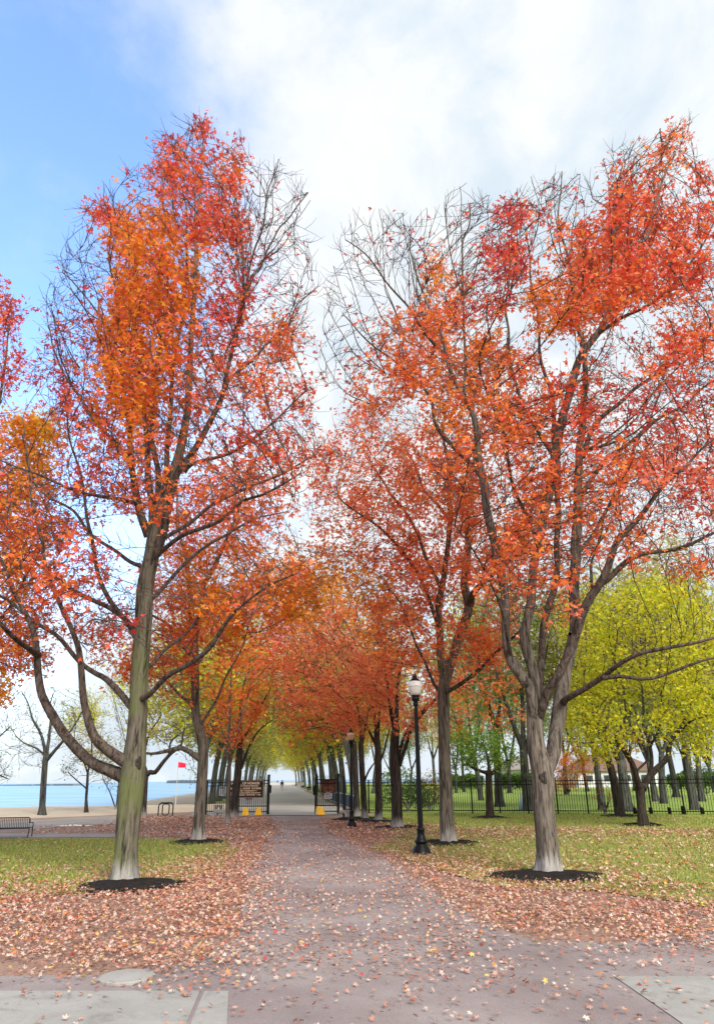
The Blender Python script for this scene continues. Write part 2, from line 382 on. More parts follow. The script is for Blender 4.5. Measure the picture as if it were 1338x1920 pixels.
# ------------------------------------------------------------------ leaves
def leaf_template(lobes, fold=.08, wid=.22):
    v = [(0, 0, 0)]; f = []
    for ang, ln, wd in lobes:
        a = math.radians(ang); d = (math.sin(a), math.cos(a)); s = (d[1], -d[0]); k = len(v)
        for t_, w_, z_ in ((.5, wd, fold), (1, 0, -.06), (.5, -wd, fold)):
            v.append((d[0]*ln*t_ + s[0]*w_, d[1]*ln*t_ + s[1]*w_, z_))
        f.append((0, k, k+1, k+2))
    return np.array(v), np.array(f)
T3 = leaf_template([(0, 1, .24), (58, .85, .22), (-58, .85, .22)])
T5 = leaf_template([(0, 1, .2), (48, .9, .18), (-48, .9, .18), (105, .55, .14), (-105, .55, .14)], .05)
T1L = leaf_template([(0, 1.25, .3)], .1)
def leaves_mesh(name, P, S, C, rng, mat, parent=None, tmpl=T3, upbias=.9, flat=0.0, curl=0.0):
    n = len(P)
    if n == 0:
        P = np.zeros((1, 3)); S = np.array([.001]); C = np.ones((1, 3)); n = 1
    tv, tf = tmpl
    nrm = rng.normal(size=(n, 3)); 
    if flat: nrm = nrm * (1 - flat)
    nrm[:, 2] += upbias if not flat else 1.0
    nrm /= np.linalg.norm(nrm, axis=1)[:, None]
    d = rng.normal(size=(n, 3))
    if not flat: d[:, 2] -= .7
    d -= nrm * (d * nrm).sum(1)[:, None]; d /= np.linalg.norm(d, axis=1)[:, None] + 1e-9
    s = np.cross(d, nrm)
    lv = np.broadcast_to(tv, (n, *tv.shape)).copy()
    if curl:
        rho = (tv[:, :2] ** 2).sum(1)
        lv[:, :, 2] += (rng.normal(curl * .6, curl, n))[:, None] * rho[None]
        lv[:, :, 2] += (rng.normal(0, curl * .7, n))[:, None] * tv[None, :, 0]
    V = P[:, None] + S[:, None, None] * (lv[:, :, 0:1] * s[:, None] + lv[:, :, 1:2] * d[:, None] + lv[:, :, 2:3] * nrm[:, None])
    nv = tv.shape[0]; nf = tf.shape[0]
    me = bpy.data.meshes.new(name)
    me.vertices.add(n * nv); me.vertices.foreach_set('co', V.reshape(-1).astype(np.float32))
    me.loops.add(n * nf * 4); me.polygons.add(n * nf)
    idx = (tf[None] + (np.arange(n) * nv)[:, None, None]).reshape(-1).astype(np.int32)
    me.loops.foreach_set('vertex_index', idx)
    me.polygons.foreach_set('loop_start', (np.arange(n * nf) * 4).astype(np.int32))
    at_ = me.attributes.new('leaf_colour', 'FLOAT_COLOR', 'POINT')
    cc = np.ones((n, nv, 4), np.float32); cc[:, :, :3] = C[:, None]
    at_.data.foreach_set('color', cc.reshape(-1))
    me.update(calc_edges=True); me.materials.append(mat)
    o = bpy.data.objects.new(name, me); COL.objects.link(o)
    if parent: o.parent = parent
    return o
PAL = {
 'O': [(.80, .22, .02), (.84, .27, .025), (.74, .17, .02), (.82, .33, .03), (.68, .13, .02)],
 'RO': [(.84, .18, .05), (.86, .23, .055), (.78, .115, .04), (.82, .16, .075), (.86, .27, .05)],
 'R': [(.74, .10, .045), (.78, .14, .05), (.66, .07, .04), (.78, .18, .05), (.70, .075, .05)],
 'C': [(.60, .055, .06), (.68, .08, .065), (.54, .045, .05), (.70, .12, .06)],
 'S': [(.90, .25, .11), (.90, .21, .10), (.88, .31, .09), (.88, .16, .085), (.90, .34, .11)],
 'P': [(.88, .23, .14), (.86, .18, .13), (.88, .30, .15), (.84, .20, .08)],
 'Y': [(.72, .50, .05), (.78, .44, .04), (.74, .36, .035), (.66, .54, .07)],
 'OY': [(.82, .36, .03), (.80, .29, .025), (.84, .41, .04), (.74, .24, .025)],
 'YG': [(.60, .58, .025), (.52, .55, .022), (.68, .60, .03), (.40, .48, .025), (.64, .54, .025)],
 'OG': [(.42, .36, .08), (.48, .38, .08), (.36, .33, .07), (.52, .38, .07)],
 'G': [(.14, .27, .03), (.19, .34, .04), (.11, .21, .03), (.27, .37, .04)],
 'DG': [(.06, .12, .025), (.08, .15, .03), (.05, .09, .03)],
 'GG': [(.26, .28, .14), (.31, .32, .16), (.20, .23, .11), (.36, .33, .13)],
}
PALN = {k: np.array(v) for k, v in PAL.items()}
def pick_cols(keys, rng):
    out = np.empty((len(keys), 3)); ks = np.array(keys)
    for k in sorted(set(keys)):
        m_ = ks == k; p = PALN[k]; out[m_] = p[rng.integers(0, len(p), m_.sum())]
    out *= rng.uniform(.78, 1.18, (len(keys), 1)); out *= rng.uniform(.93, 1.07, out.shape)
    return np.clip(out, .004, .90)

# ------------------------------------------------------------------ trees
def smooth_line(pts, rad, step):
    """Catmull-Rom through pts, resampled every step"""
    pts = [np.array(p, float) for p in pts]; n = len(pts)
    if n == 2: pts = [pts[0], (pts[0]+pts[1])/2, pts[1]]; rad = [rad[0], (rad[0]+rad[1])/2, rad[1]]; n = 3
    P = []; R = []
    for i in range(n-1):
        p0 = pts[i-1] if i else 2*pts[0]-pts[1]; p1 = pts[i]; p2 = pts[i+1]; p3 = pts[i+2] if i+2 < n else 2*pts[-1]-pts[-2]
        k = max(2, int(np.linalg.norm(p2-p1)/step))
        for j in range(k):
            t_ = j/k
            P.append(.5*((2*p1)+(-p0+p2)*t_+(2*p0-5*p1+4*p2-p3)*t_*t_+(-p0+3*p1-3*p2+p3)*t_**3)); R.append(rad[i]*(1-t_)+rad[i+1]*t_)
    P.append(pts[-1]); R.append(rad[-1])
    return np.array(P), np.array(R)
def limb_tube(mb, P, R, n, rough=.05, flare=False, seed=0):
    k0 = len(mb.v); m = len(P); prev = None
    for i in range(m):
        d = Vector(P[min(i+1, m-1)] - P[max(i-1, 0)]).normalized(); p = Vector(P[i])
        a = d.orthogonal().normalized() if prev is None else (prev - d*prev.dot(d)).normalized()
        prev = a; b_ = d.cross(a)
        for j in range(n):
            th = 2*math.pi*j/n; q = a*math.cos(th) + b_*math.sin(th)
            r = R[i]
            w = mnoise.noise(Vector((q.x*1.3+seed, q.y*1.3, P[i][2]*.9))) + .5*mnoise.noise(Vector((q.x*4+seed, q.y*4, P[i][2]*1.1))) + (.45*mnoise.noise(Vector((q.x*9+seed, q.y*9, P[i][2]*1.3))) if n > 17 else 0)
            r *= 1 + rough*1.6*w
            if not flare and .03 < R[0] < .13: r *= 1 + .3*math.exp(-float(np.linalg.norm(P[i]-P[0]))/(2.2*R[0]))
            if flare and P[i][2] < 1.2:
                fl = math.exp(-P[i][2]/.2); r *= 1 + fl*(.14 + .2*math.sin(th*5+seed) + .4*w)
            mb.v.append(p + q*r)
    for i in range(m-1):
        for j in range(n):
            j2 = (j+1) % n; a0 = k0+i*n; b0 = a0+n
            mb.f.append((a0+j, a0+j2, b0+j2, b0+j))
    mb.f.append(tuple(k0 + (m-1)*n + j for j in range(n)))
def colonize(P0, D0, A, step, kill, iters, inertia, upw, rng, maxn=14000):
    n = len(P0); pos = np.zeros((maxn+6000, 3)); par = np.full(maxn+6000, -1); dr = np.zeros((maxn+6000, 3)); cnt = np.zeros(maxn+6000, int)
    pos[:n] = P0; dr[:n] = D0; base = n
    nd_ = np.full(len(A), 1e9); ni = np.zeros(len(A), int)
    def upd(i0, i1):
        nonlocal nd_, ni
        for c0 in range(i0, i1, 400):
            c1 = min(i1, c0+400)
            d = np.linalg.norm(A[:, None] - pos[None, c0:c1], axis=2); k = d.argmin(1); v = d[np.arange(len(A)), k]
            b = v < nd_; nd_[b] = v[b]; ni[b] = k[b] + c0
    upd(0, n)
    for it in range(iters):
        keep = (nd_ > kill) & (cnt[ni] < 4); A = A[keep]; nd_ = nd_[keep]; ni = ni[keep]
        if len(A) == 0 or n >= maxn: break
        v = A - pos[ni]; v /= np.linalg.norm(v, axis=1)[:, None] + 1e-9
        acc = np.zeros((n, 3)); np.add.at(acc, ni, v)
        act = np.unique(ni)
        d = acc[act]; d /= np.linalg.norm(d, axis=1)[:, None] + 1e-9
        d = d + inertia*dr[act] + rng.normal(0, .10, d.shape); d[:, 2] += upw
        d /= np.linalg.norm(d, axis=1)[:, None] + 1e-9
        k = len(act); pos[n:n+k] = pos[act] + d*step; par[n:n+k] = act; dr[n:n+k] = d; cnt[act] += 1
        upd(n, n+k); n += k
    return pos[:n], par[:n], dr[:n], base
def prisms(A, B, ra, rb, n):
    """separate tapered n-gon prisms for every edge A->B"""
    d = B - A; d /= np.linalg.norm(d, axis=1)[:, None] + 1e-9
    h = np.where(np.abs(d[:, 2:3]) < .9, np.array([[0, 0, 1.0]]), np.array([[1.0, 0, 0]]))
    a = np.cross(d, h); a /= np.linalg.norm(a, axis=1)[:, None]; b = np.cross(d, a)
    th = np.arange(n)*2*np.pi/n
    ring = a[:, None]*np.cos(th)[None, :, None] + b[:, None]*np.sin(th)[None, :, None]
    V = np.concatenate([A[:, None] + ring*ra[:, None, None], (B + d*rb[:, None]*.5)[:, None] + ring*rb[:, None, None]], 1)
    f = np.array([(j, (j+1) % n, n+(j+1) % n, n+j) for j in range(n)])
    Fc = f[None] + (np.arange(len(A))*2*n)[:, None, None]
    return V.reshape(-1, 3), Fc.reshape(-1, 4)
def quads_mesh(name, Vs, Fs, mat, parent):
    off = 0; F2 = []
    for V, Fc in zip(Vs, Fs): F2.append(Fc + off); off += len(V)
    V = np.concatenate(Vs); Fc = np.concatenate(F2)
    me = bpy.data.meshes.new(name); me.vertices.add(len(V)); me.vertices.foreach_set('co', V.reshape(-1).astype(np.float32))
    me.loops.add(len(Fc)*4); me.polygons.add(len(Fc)); me.loops.foreach_set('vertex_index', Fc.reshape(-1).astype(np.int32))
    me.polygons.foreach_set('loop_start', (np.arange(len(Fc))*4).astype(np.int32)); me.update(calc_edges=True)
    me.polygons.foreach_set('use_smooth', [True]*len(Fc))
    me.materials.append(mat); o = bpy.data.objects.new(name, me); COL.objects.link(o)
    if parent: o.parent = parent
    return o
def grow(name, base, trunk, limbs, A, leaf_fn, seed, bark, twig, step=.25, kill=.42, inertia=.7, upw=.07, tip=.0045, maxn=12000,
         sprig=.55, sprig_len=.4, lsize=(.05, .085), lper=2.4, lspread=.13, trunk_sides=18, tmpl=T3, limb=None, clumpk=1.7, leaf='leaf'):
    """trunk / limbs: [(P, R)] in world metres; A: attractors; leaf_fn(P) -> (density, colour keys)"""
    rng = np.random.default_rng(seed)
    root = empty(name, base); bo = np.array(base)
    mb = MB(); P0 = []; D0 = []; mt = mb; ml = MB()
    for i, (P, R, sides, fl) in enumerate(trunk + limbs):
        mb = mt if (fl or (sides >= 12) or limb is None) else ml
        limb_tube(mb, P - bo, R, sides, .05 if sides > 10 else .03, fl, seed*3.1 + i)
        if i >= 1 or True:
            z0 = .34 * (P[:, 2].max() - bo[2]) if i == 0 else -9
            st = max(1, int(.3 / max(.05, np.linalg.norm(P[1]-P[0]))))
            for j in range(1, len(P), st):
                if P[j][2] - bo[2] > z0:
                    P0.append(P[j]); d = P[j]-P[j-1]; D0.append(d/(np.linalg.norm(d)+1e-9))
    trunk_o = mt.build('trunk', bark, root, smooth=True)
    if ml.v: ml.build('limbs', limb, root, smooth=True)
    P0 = np.array(P0); D0 = np.array(D0)
    pos, par, dr, b0 = colonize(P0, D0, A, step, kill, 90, inertia, upw, rng, maxn)
    n = len(pos); r = np.full(n, 0.0); has = np.zeros(n, bool); acc = np.zeros(n)
    pw = 2.35
    for i in range(n-1, b0-1, -1):
        r[i] = max(tip, acc[i]**(1/pw)); p = par[i]
        if p >= b0: acc[p] += r[i]**pw
        has[p] = True
    idx = np.arange(b0, n); Aa = pos[par[idx]]; Bb = pos[idx]
    rp = np.where(par[idx] >= b0, r[par[idx]], r[idx]*1.3); ra = np.minimum(rp, r[idx]*1.3)
    Vs = []; Fs = []
    thick = r[idx] > .016
    for mk, ns in ((thick, 6), (~thick, 3)):
        if mk.any():
            V, Fc = prisms(Aa[mk]-bo, Bb[mk]-bo, ra[mk], r[idx][mk], ns); Vs.append(V); Fs.append(Fc)
    # fine sprigs at the ends and along the thin twigs
    term = (~has[idx]) | (rng.random(len(idx)) < sprig)
    term &= r[idx] < .02
    si = idx[term]; LP = [pos[idx][r[idx] < .02]]
    for rep in range(2):
        k = len(si)
        if k == 0: break
        d = dr[si] + rng.normal(0, .36, (k, 3)); d[:, 2] += .3; d /= np.linalg.norm(d, axis=1)[:, None]
        ln = sprig_len * rng.uniform(.4, 1.2, k)
        p1 = pos[si] + d*ln[:, None]*.55
        d2 = d + rng.normal(0, .22, (k, 3)); d2[:, 2] += .15; d2 /= np.linalg.norm(d2, axis=1)[:, None]
        p2 = p1 + d2*ln[:, None]*.5
        for a_, b_, q, w in ((pos[si], p1, 1.0, .8), (p1, p2, .8, .45)):
            V, Fc = prisms(a_-bo, b_-bo, np.full(k, tip*q), np.full(k, tip*w), 3); Vs.append(V); Fs.append(Fc)
        LP += [p1, p2]
    if Vs: tw = quads_mesh('branches', Vs, Fs, twig, root)
    LP = np.concatenate(LP)
    dens, keys = leaf_fn(LP, rng)
    clump = np.array([mnoise.noise(Vector((p[0]*.65, p[1]*.65, p[2]*1.25))) + .6*mnoise.noise(Vector((p[0]*1.7, p[1]*1.7, p[2]*2.6+7))) for p in LP])
    dens = dens * np.clip(.8 + clumpk*clump, .05, 2.1)
    cnt = rng.poisson(np.clip(dens*lper*rng.gamma(.5, 2.0, len(LP)), 0, 40))
    rep = np.repeat(np.arange(len(LP)), cnt)
    Q = LP[rep] + rng.normal(0, lspread, (len(rep), 3)); 
    S = rng.uniform(lsize[0], lsize[1], len(rep))
    C = pick_cols([keys[i] for i in rep], rng) if len(rep) else np.zeros((0, 3))
    if len(rep): leaves_mesh('crown', Q-bo, S, C, rng, M[leaf], root, tmpl)
    return root
def traced_tree(name, base_px, trunk_px, limbs_px, blobs, seed, bark, twig, D, Wd, uc, natt, **kw):
    """base and limbs are read off the photograph at the tree's own distance, then given depth around the trunk"""
    rng = np.random.default_rng(seed*7+1)
    b = ground(*base_px); Yb = b.y
    def sc(Y, v): return (Y*FWn[1] + 0)
    recs = []; out_t = []; out_l = []
    def build(pts, y0, y1, sides, step, flare):
        k = len(pts); P3 = []; R3 = []
        for i, (u, v, w) in enumerate(pts):
            a = i/(k-1); Y = Yb + y0 + (y1-y0)*a**.9
            p = np.array(at(u, v, Y)); dep = (p - np.array((0, 0, CAMH))) @ FWn
            P3.append(p); R3.append(max(.008, w/2/F*dep))
        if flare: P3[0][2] = -.05
        P, R = smooth_line(P3, R3, step)
        wob = np.array([[mnoise.noise(Vector((seed*5.3+len(recs)*2.1, q*.9, j*9))) for j in range(3)] for q in np.arange(len(P))*step])
        if not flare: P = P + wob*np.minimum(1, np.arange(len(P))/6)[:, None]*.13
        for i in range(len(P)): recs.append((P[i], P[i][1]-Yb))
        return (P, R, sides, flare)
    out_t.append(build(trunk_px, 0, 0, 28 if Yb < 24 else 14, .1, True))
    for pts, y1 in limbs_px:
        u, v, w = pts[0]
        best = None; bd = 1e9
        for p, dy in recs[::2]:
            uu, vv = project(p[None]); d = (uu[0]-u)**2 + (vv[0]-v)**2
            if d < bd: bd = d; best = dy
        out_l.append(build(pts, best or 0, y1, (12 if w >= kw.get('bigw', 24) else 9) if w > 8 else 6, .16, False))
    bl = [x if len(x) == 6 else (*x, 'RO') for x in blobs]
    area = np.array([x[2]*x[3] for x in bl], float) * np.array([(.5 if x[4] < .12 else .45 + .55*min(1, x[4])) for x in bl]); cnts = np.maximum(4, (area/area.sum()*natt)).astype(int)
    U = []; V = []
    for x, c in zip(bl, cnts):
        rr = np.sqrt(rng.random(c)); th = rng.random(c)*2*np.pi
        U.append(x[0]+x[2]*rr*np.cos(th)); V.append(x[1]+x[3]*rr*np.sin(th))
    U = np.concatenate(U); V = np.concatenate(V)
    hw = np.sqrt(np.clip(1-((U-uc)/Wd)**2, .12, 1))
    Y = Yb + rng.uniform(-1, 1, len(U))*D*hw
    A = at_np(U, V, Y)
    A = A[A[:, 2] > kw.pop('minz', 2.2)]
    B = np.array([[x[0], x[1], x[2], x[3], x[4]] for x in bl]); K = [x[5] for x in bl]
    def leaf_fn(P, rg):
        u, v = project(P)
        q = np.sqrt(((u[:, None]-B[None, :, 0])/B[None, :, 2])**2 + ((v[:, None]-B[None, :, 1])/B[None, :, 3])**2)
        jit = np.array([mnoise.noise(Vector(p*.9 + 3)) for p in P])[:, None]*.55 + rg.normal(0, .12, q.shape)
        w = np.clip((1.3-q-jit)/.75, 0, 1)*B[None, :, 4]
        dens = w.max(1)
        ws = w**1.3 + 1e-9; cs = np.cumsum(ws, 1); pick = (rg.random(len(P))[:, None]*cs[:, -1:] < cs).argmax(1)
        mixk = rg.random(len(P))
        return dens, [('RO' if K[i] in ('R', 'C', 'O') and m_ < (.4 if K[i] == 'O' else .22) else K[i]) for i, m_ in zip(pick, mixk)]
    kw.pop('bigw', None)
    return grow(name, b, out_t, out_l, A, leaf_fn, seed, bark, twig, **kw)
def generic_tree(name, H, tr, fork, spread, nforks, crown, key, seed, bark, twig, natt=350, dens=1.0, lean=(0, 0), keys2=None, **kw):
    """prototype for background trees, built at the origin: crown = (cx, cy, cz, rx, ry, rz)"""
    rng = np.random.default_rng(seed)
    tp = [np.array((0, 0, -.05)), np.array((lean[0]*.3, lean[1]*.3, fork*.5)), np.array((lean[0], lean[1], fork))]
    P, R = smooth_line(tp, [tr*1.12, tr*.95, tr*.85], .4)
    trunk = [(P, R, 10, True)]; limbs = []
    for i in range(nforks):
        th = 2*math.pi*(i + rng.uniform(-.3, .3))/nforks + seed; e = spread*rng.uniform(.6, 1.2); h = (H-fork)*rng.uniform(.55, .8)
        st = tp[2] + np.array((0, 0, -fork*.12*rng.random()))
        p1 = st + np.array((math.cos(th)*e*.45, math.sin(th)*e*.45, h*.38)); p2 = st + np.array((math.cos(th)*e, math.sin(th)*e, h))
        P, R = smooth_line([st, p1, p2], [tr*.62, tr*.42, tr*.1], .4); limbs.append((P, R, 7, False))
    cx, cy, cz, rx, ry, rz = crown
    q = rng.normal(size=(natt, 3)); q /= np.linalg.norm(q, axis=1)[:, None]; q *= (rng.random(natt)**(1/2.6))[:, None]
    A = q*np.array((rx, ry, rz)) + np.array((cx, cy, cz))
    def leaf_fn(P, rg):
        ks = [key]*len(P)
        if keys2:
            m_ = rg.random(len(P)) < .35; ks = [keys2 if a else key for a in m_]
        return np.full(len(P), dens), ks
    return grow(name, (0, 0, 0), trunk, limbs, A, leaf_fn, seed, bark, twig, step=kw.pop('step', .5), kill=kw.pop('kill', .8), tip=kw.pop('tip', .012), **kw)

# ================================================================== ground
HZ = 310.0
water = MB(); water.v = [Vector(p) for p in ((-9000, 30, -.3), (9000, 30, -.3), (9000, 9000, -.3), (-9000, 9000, -.3))]; water.f = [(0, 1, 2, 3)]
tag(water.build('lake_water', M['water']), kind='structure')
la = avenue
land = [(-400, -60), (-400, 36), (ground(-200, 1540).x, ground(-200, 1540).y + 3), tuple(ground(0, 1528).xy), tuple(ground(200, 1523).xy), tuple(ground(390, 1518).xy),
        tuple(la(52, -12).xy), tuple(la(80, -13).xy), tuple(la(HZ, -14).xy), tuple(la(HZ, 26).xy), (260, HZ), (420, 330), (420, -60)]
sheet('ground', land, 0.0, M['dirt'])
# beach: a low uneven bank of sand that drops into the water
nx, ny = 90, 26; sv = []; sf = []
for i in range(nx):
    u = -700 + i * (1130/(nx-1))
    v0 = 1537 - (u)*.042 if u < 390 else 1520.6
    a = ground(u, min(1548, v0)); bq = ground(u, 1514.0 - 3.5*(u/400))
    a.y -= .25
    for j in range(ny):
        t_ = j/(ny-1); p = a.lerp(bq, t_*1.12)
        h = .5*mnoise.noise(Vector((p.x*.35, p.y*.5, 3))) + .2*mnoise.noise(Vector((p.x*1.1, p.y*1.1, 8)))
        z = .012 + .20*math.sin(min(1, t_*1.15)*math.pi)*(1 + 1.2*h) - max(0, t_-.72)*2.6 + .05*mnoise.noise(Vector((p.x*3, p.y*3, 1)))*min(1, t_*6)
        sv.append((p.x, p.y, z if t_ > 0 else -.05))
for i in range(nx-1):
    for j in range(ny-1): sf.append((i*ny+j, (i+1)*ny+j, (i+1)*ny+j+1, i*ny+j+1))
tag(link_mesh('beach_sand', sv, sf, M['sand'], smooth=True), kind='structure')
LAWN_L = gpoly([(-500, 1578), (0, 1575), (200, 1573), (420, 1577), (448, 1596), (405, 1635), (330, 1662), (200, 1672), (0, 1688), (-500, 1700)])
LAWN_R = gpoly([(735, 1568), (740, 1550), (690, 1538), (660, 1529), (850, 1525.5), (1000, 1525.5), (1340, 1528), (1900, 1531), (2000, 1720), (1338, 1700), (1120, 1672), (920, 1662), (790, 1622), (700, 1590)])
sheet('lawn', LAWN_L, .008, M['lawn'], .35)
sheet('lawn', LAWN_R, .008, M['lawn'], .35)
PATH = gpoly([(505, 1530), (512, 1545), (520, 1560), (498, 1580), (478, 1610), (462, 1650), (455, 1700), (440, 1760), (380, 1800), (200, 1830), (-900, 1850), (-1200, 2400), (2600, 2400), (2300, 1760),
              (1338, 1745), (1150, 1770), (1000, 1765), (900, 1730), (810, 1670), (740, 1620), (680, 1590), (640, 1568), (610, 1552), (598, 1530)])
sheet('path', PATH, .012, M['path'], .12)
sheet('path', gpoly([(-600, 1574), (0, 1571), (240, 1570), (500, 1562), (490, 1556), (240, 1563), (0, 1563), (-600, 1564)]), .006, M['gravel'], .08)
sheet('path', gpoly([(-500, 1556), (-500, 1546), (0, 1541), (160, 1532), (230, 1529), (225, 1545), (110, 1550), (60, 1556)]), .004, M['gravel'], .2)
sheet('sidewalk', gpoly([(-900, 1862), (375, 1862), (350, 1921), (300, 2400), (-1500, 2400)]), .018, M['concrete'])
sheet('sidewalk', gpoly([(383, 1862), (428, 1862), (425, 1930), (380, 2400), (320, 2400), (358, 1921)]), .0165, M['concrete'])
sheet('sidewalk', gpoly([(1150, 1834), (1900, 1838), (2400, 2400), (1800, 2400), (1275, 1921)]), .018, M['concrete'])
sheet('avenue', [tuple(ground(500, 1529).xy), tuple(ground(597, 1529).xy), tuple(ground(640, 1527).xy), tuple(la(46, 3.9).xy), tuple(la(HZ-4, 3.6).xy), tuple(la(HZ-4, -4.3).xy), tuple(la(45, -4.4).xy), tuple(la(39, -3.3).xy)], .016, M['avenue'])
sheet('lawn', [tuple(la(44, 4.6).xy), tuple(la(39.5, 5.2).xy), tuple(ground(1100, 1528).xy), tuple(ground(1900, 1528).xy), (250, 60), (250, HZ-14), tuple(la(HZ-14, 14).xy), tuple(la(HZ-12, 4.3).xy)], .010, M['park_lawn'], 0)
sheet('lawn', [tuple(la(58, -4.9).xy), tuple(la(HZ-14, -4.9).xy), tuple(la(HZ-14, -12).xy), tuple(la(120, -10).xy), tuple(la(64, -6.5).xy)], .010, M['park_lawn'], 0)
sheet('sand', [tuple(ground(290, 1523).xy), tuple(ground(392, 1519.5).xy), tuple(la(58, -5.2).xy), tuple(la(64, -6.7).xy), tuple(la(120, -10.2).xy), tuple(la(HZ, -12.5).xy), tuple(la(HZ, -13.9).xy), tuple(la(80, -12.9).xy), tuple(la(53, -11.9).xy)], .006, M['sand'])
sheet('puddle', gpoly([(108, 1548), (135, 1546), (172, 1548), (165, 1550), (140, 1549), (118, 1551)]), .010, M['puddle'], .1)
sheet('concrete_pad', gpoly([(346, 1534), (368, 1523), (384, 1524), (366, 1534)]), .020, M['concrete'])
# round access cover lying among the leaves
c = ground(238, 1837); mb = MB(); mb.lathe([(.255, -.01), (.255, .028), (.245, .034), (.06, .036)], 40)
o = mb.build('access_cover', M['concrete']); o.location = c; tag(o, 'round pale concrete cover lying flush among the leaves', 'cover')
# mulch rings round the tree feet
def mulch(u, v, r):
    c = ground(u, v); k0 = 72; V = [(c.x, c.y, .10)]; Fm = []
    for ri, (rr, z) in enumerate(((.45, .09), (.8, .05), (1.0, .010))):
        for j in range(k0):
            th = 2*math.pi*j/k0; w = .93 + (.26*mnoise.noise(Vector((math.cos(th)*2+u, math.sin(th)*2, ri*.3))) + .28*mnoise.noise(Vector((math.cos(th)*6+u, math.sin(th)*6, ri))))
            V.append((c.x + math.cos(th)*r*rr*w, c.y + math.sin(th)*r*rr*w, z + (.03*mnoise.noise(Vector((th*9, rr*9, u))) if ri < 2 else 0)))
    for j in range(k0):
        j2 = (j+1) % k0; Fm.append((0, 1+j, 1+j2))
        for ri in range(2): Fm.append((1+ri*k0+j, 1+(ri+1)*k0+j, 1+(ri+1)*k0+j2, 1+ri*k0+j2))
    tag(link_mesh('mulch_bed', V, Fm, M['mulch'], smooth=True), kind='structure')
for u, v, r in ((240, 1663, 1.0), (1028, 1645, 1.05), (836, 1582, .95), (372, 1580, .85), (745, 1553, 1.0), (708, 1542, 1.1), (676, 1536, 1.3), (918, 1534, .9), (1163, 1531, .95), (1205, 1548, .85)): mulch(u, v, r)

# fallen leaves -----------------------------------------------------
FALL = np.array([(.60, .42, .34), (.46, .26, .18), (.40, .18, .11), (.44, .14, .07), (.35, .10, .06), (.58, .42, .34), (.50, .22, .13), (.30, .13, .09), (.55, .30, .24), (.42, .035, .03), (.60, .22, .05), (.62, .45, .10)])
FPW = np.array([.2, .14, .10, .09, .06, .16, .09, .05, .12, .02, .03, .03]); FPW = FPW/FPW.sum()
zones = [  # pixel outline, leaves per square metre, edge wander in metres, leaf half-length
 ([(-250, 1668), (0, 1664), (150, 1652), (300, 1640), (410, 1605), (448, 1585), (500, 1580), (484, 1612), (474, 1660), (480, 1720), (486, 1770), (430, 1800), (360, 1838), (230, 1822), (110, 1800), (0, 1785), (-250, 1790)], 800, .42, .036),
 ([(-300, 1576), (0, 1576), (420, 1578), (448, 1596), (405, 1635), (330, 1662), (0, 1680), (-300, 1680)], 55, .42, .036),
 ([(0, 1635), (200, 1628), (400, 1600), (440, 1596), (405, 1640), (330, 1665), (0, 1690)], 130, .5, .05),
 ([(-200, 1785), (0, 1780), (110, 1795), (230, 1818), (360, 1838), (480, 1760), (560, 1800), (430, 1880), (300, 1850), (-200, 1850)], 75, .42, .036),
 ([(505, 1540), (480, 1600), (455, 1700), (430, 1840), (1150, 1840), (900, 1730), (740, 1620), (640, 1568), (600, 1540)], 105, .42, .034),
 ([(430, 1780), (360, 1960), (1290, 1960), (1150, 1800), (900, 1730)], 36, .42, .036),
 ([(660, 1700), (740, 1640), (900, 1740), (1338, 1780), (1338, 1850), (900, 1850), (700, 1780)], 95, .42, .036),
 ([(630, 1560), (700, 1568), (780, 1585), (840, 1610), (930, 1648), (1120, 1664), (1338, 1690), (1600, 1700), (1600, 1790), (1338, 1785), (1150, 1762), (1010, 1758), (900, 1722), (810, 1662), (740, 1614)], 700, .42, .036),
 ([(780, 1585), (1000, 1572), (1338, 1575), (1600, 1580), (1600, 1700), (1338, 1690), (1120, 1664), (930, 1648), (840, 1610)], 75, .4, .05),
 ([(800, 1600), (1000, 1620), (1338, 1655), (1338, 1700), (1120, 1670), (930, 1655)], 130, .4, .05),
 ([(740, 1556), (1000, 1552), (1300, 1556), (1450, 1562), (1450, 1576), (1200, 1570), (1000, 1571), (790, 1580), (690, 1566)], 190, .4, .055),
 ([(860, 1535), (1338, 1532), (1500, 1532), (1500, 1560), (860, 1560)], 9, .4, .055),
 ([(230, 1535), (300, 1531), (390, 1532), (500, 1534), (512, 1548), (515, 1562), (490, 1585), (440, 1592), (420, 1576), (250, 1571), (220, 1560)], 150, .3, .06),
 ([(600, 1542), (680, 1540), (760, 1546), (860, 1545), (760, 1562), (700, 1572), (640, 1566)], 190, .3, .06),
 ([(60, 1550), (220, 1545), (250, 1562), (60, 1566)], 60, .2, .055),
 ([(-300, 1850), (1338, 1840), (1500, 2000), (-300, 2000)], 24, .42, .036),
]
rng = np.random.default_rng(5); LPp = []; LS = []
for px, den, wob, sz in zones:
    poly = gpoly(px); nl = int(poly_area(poly)*den); q = poly_area_sample(poly, nl, rng)
    q = q + rng.normal(0, wob, q.shape)
    cl = np.array([mnoise.noise(Vector((x*.8, y*.8, 2))) + .7*mnoise.noise(Vector((x*2.6, y*2.6, 4))) for x, y in q])
    q = q[rng.random(len(q)) < np.clip(.8 + .8*cl, .15, 1)]
    LPp.append(q); LS.append(sz*rng.uniform(.6, 1.25, len(q)))
q = np.concatenate(LPp); S = np.concatenate(LS)
cv = ground(238, 1837); kp = (np.hypot(q[:, 0]-cv.x, q[:, 1]-cv.y) > .27) | (rng.random(len(q)) < .05)
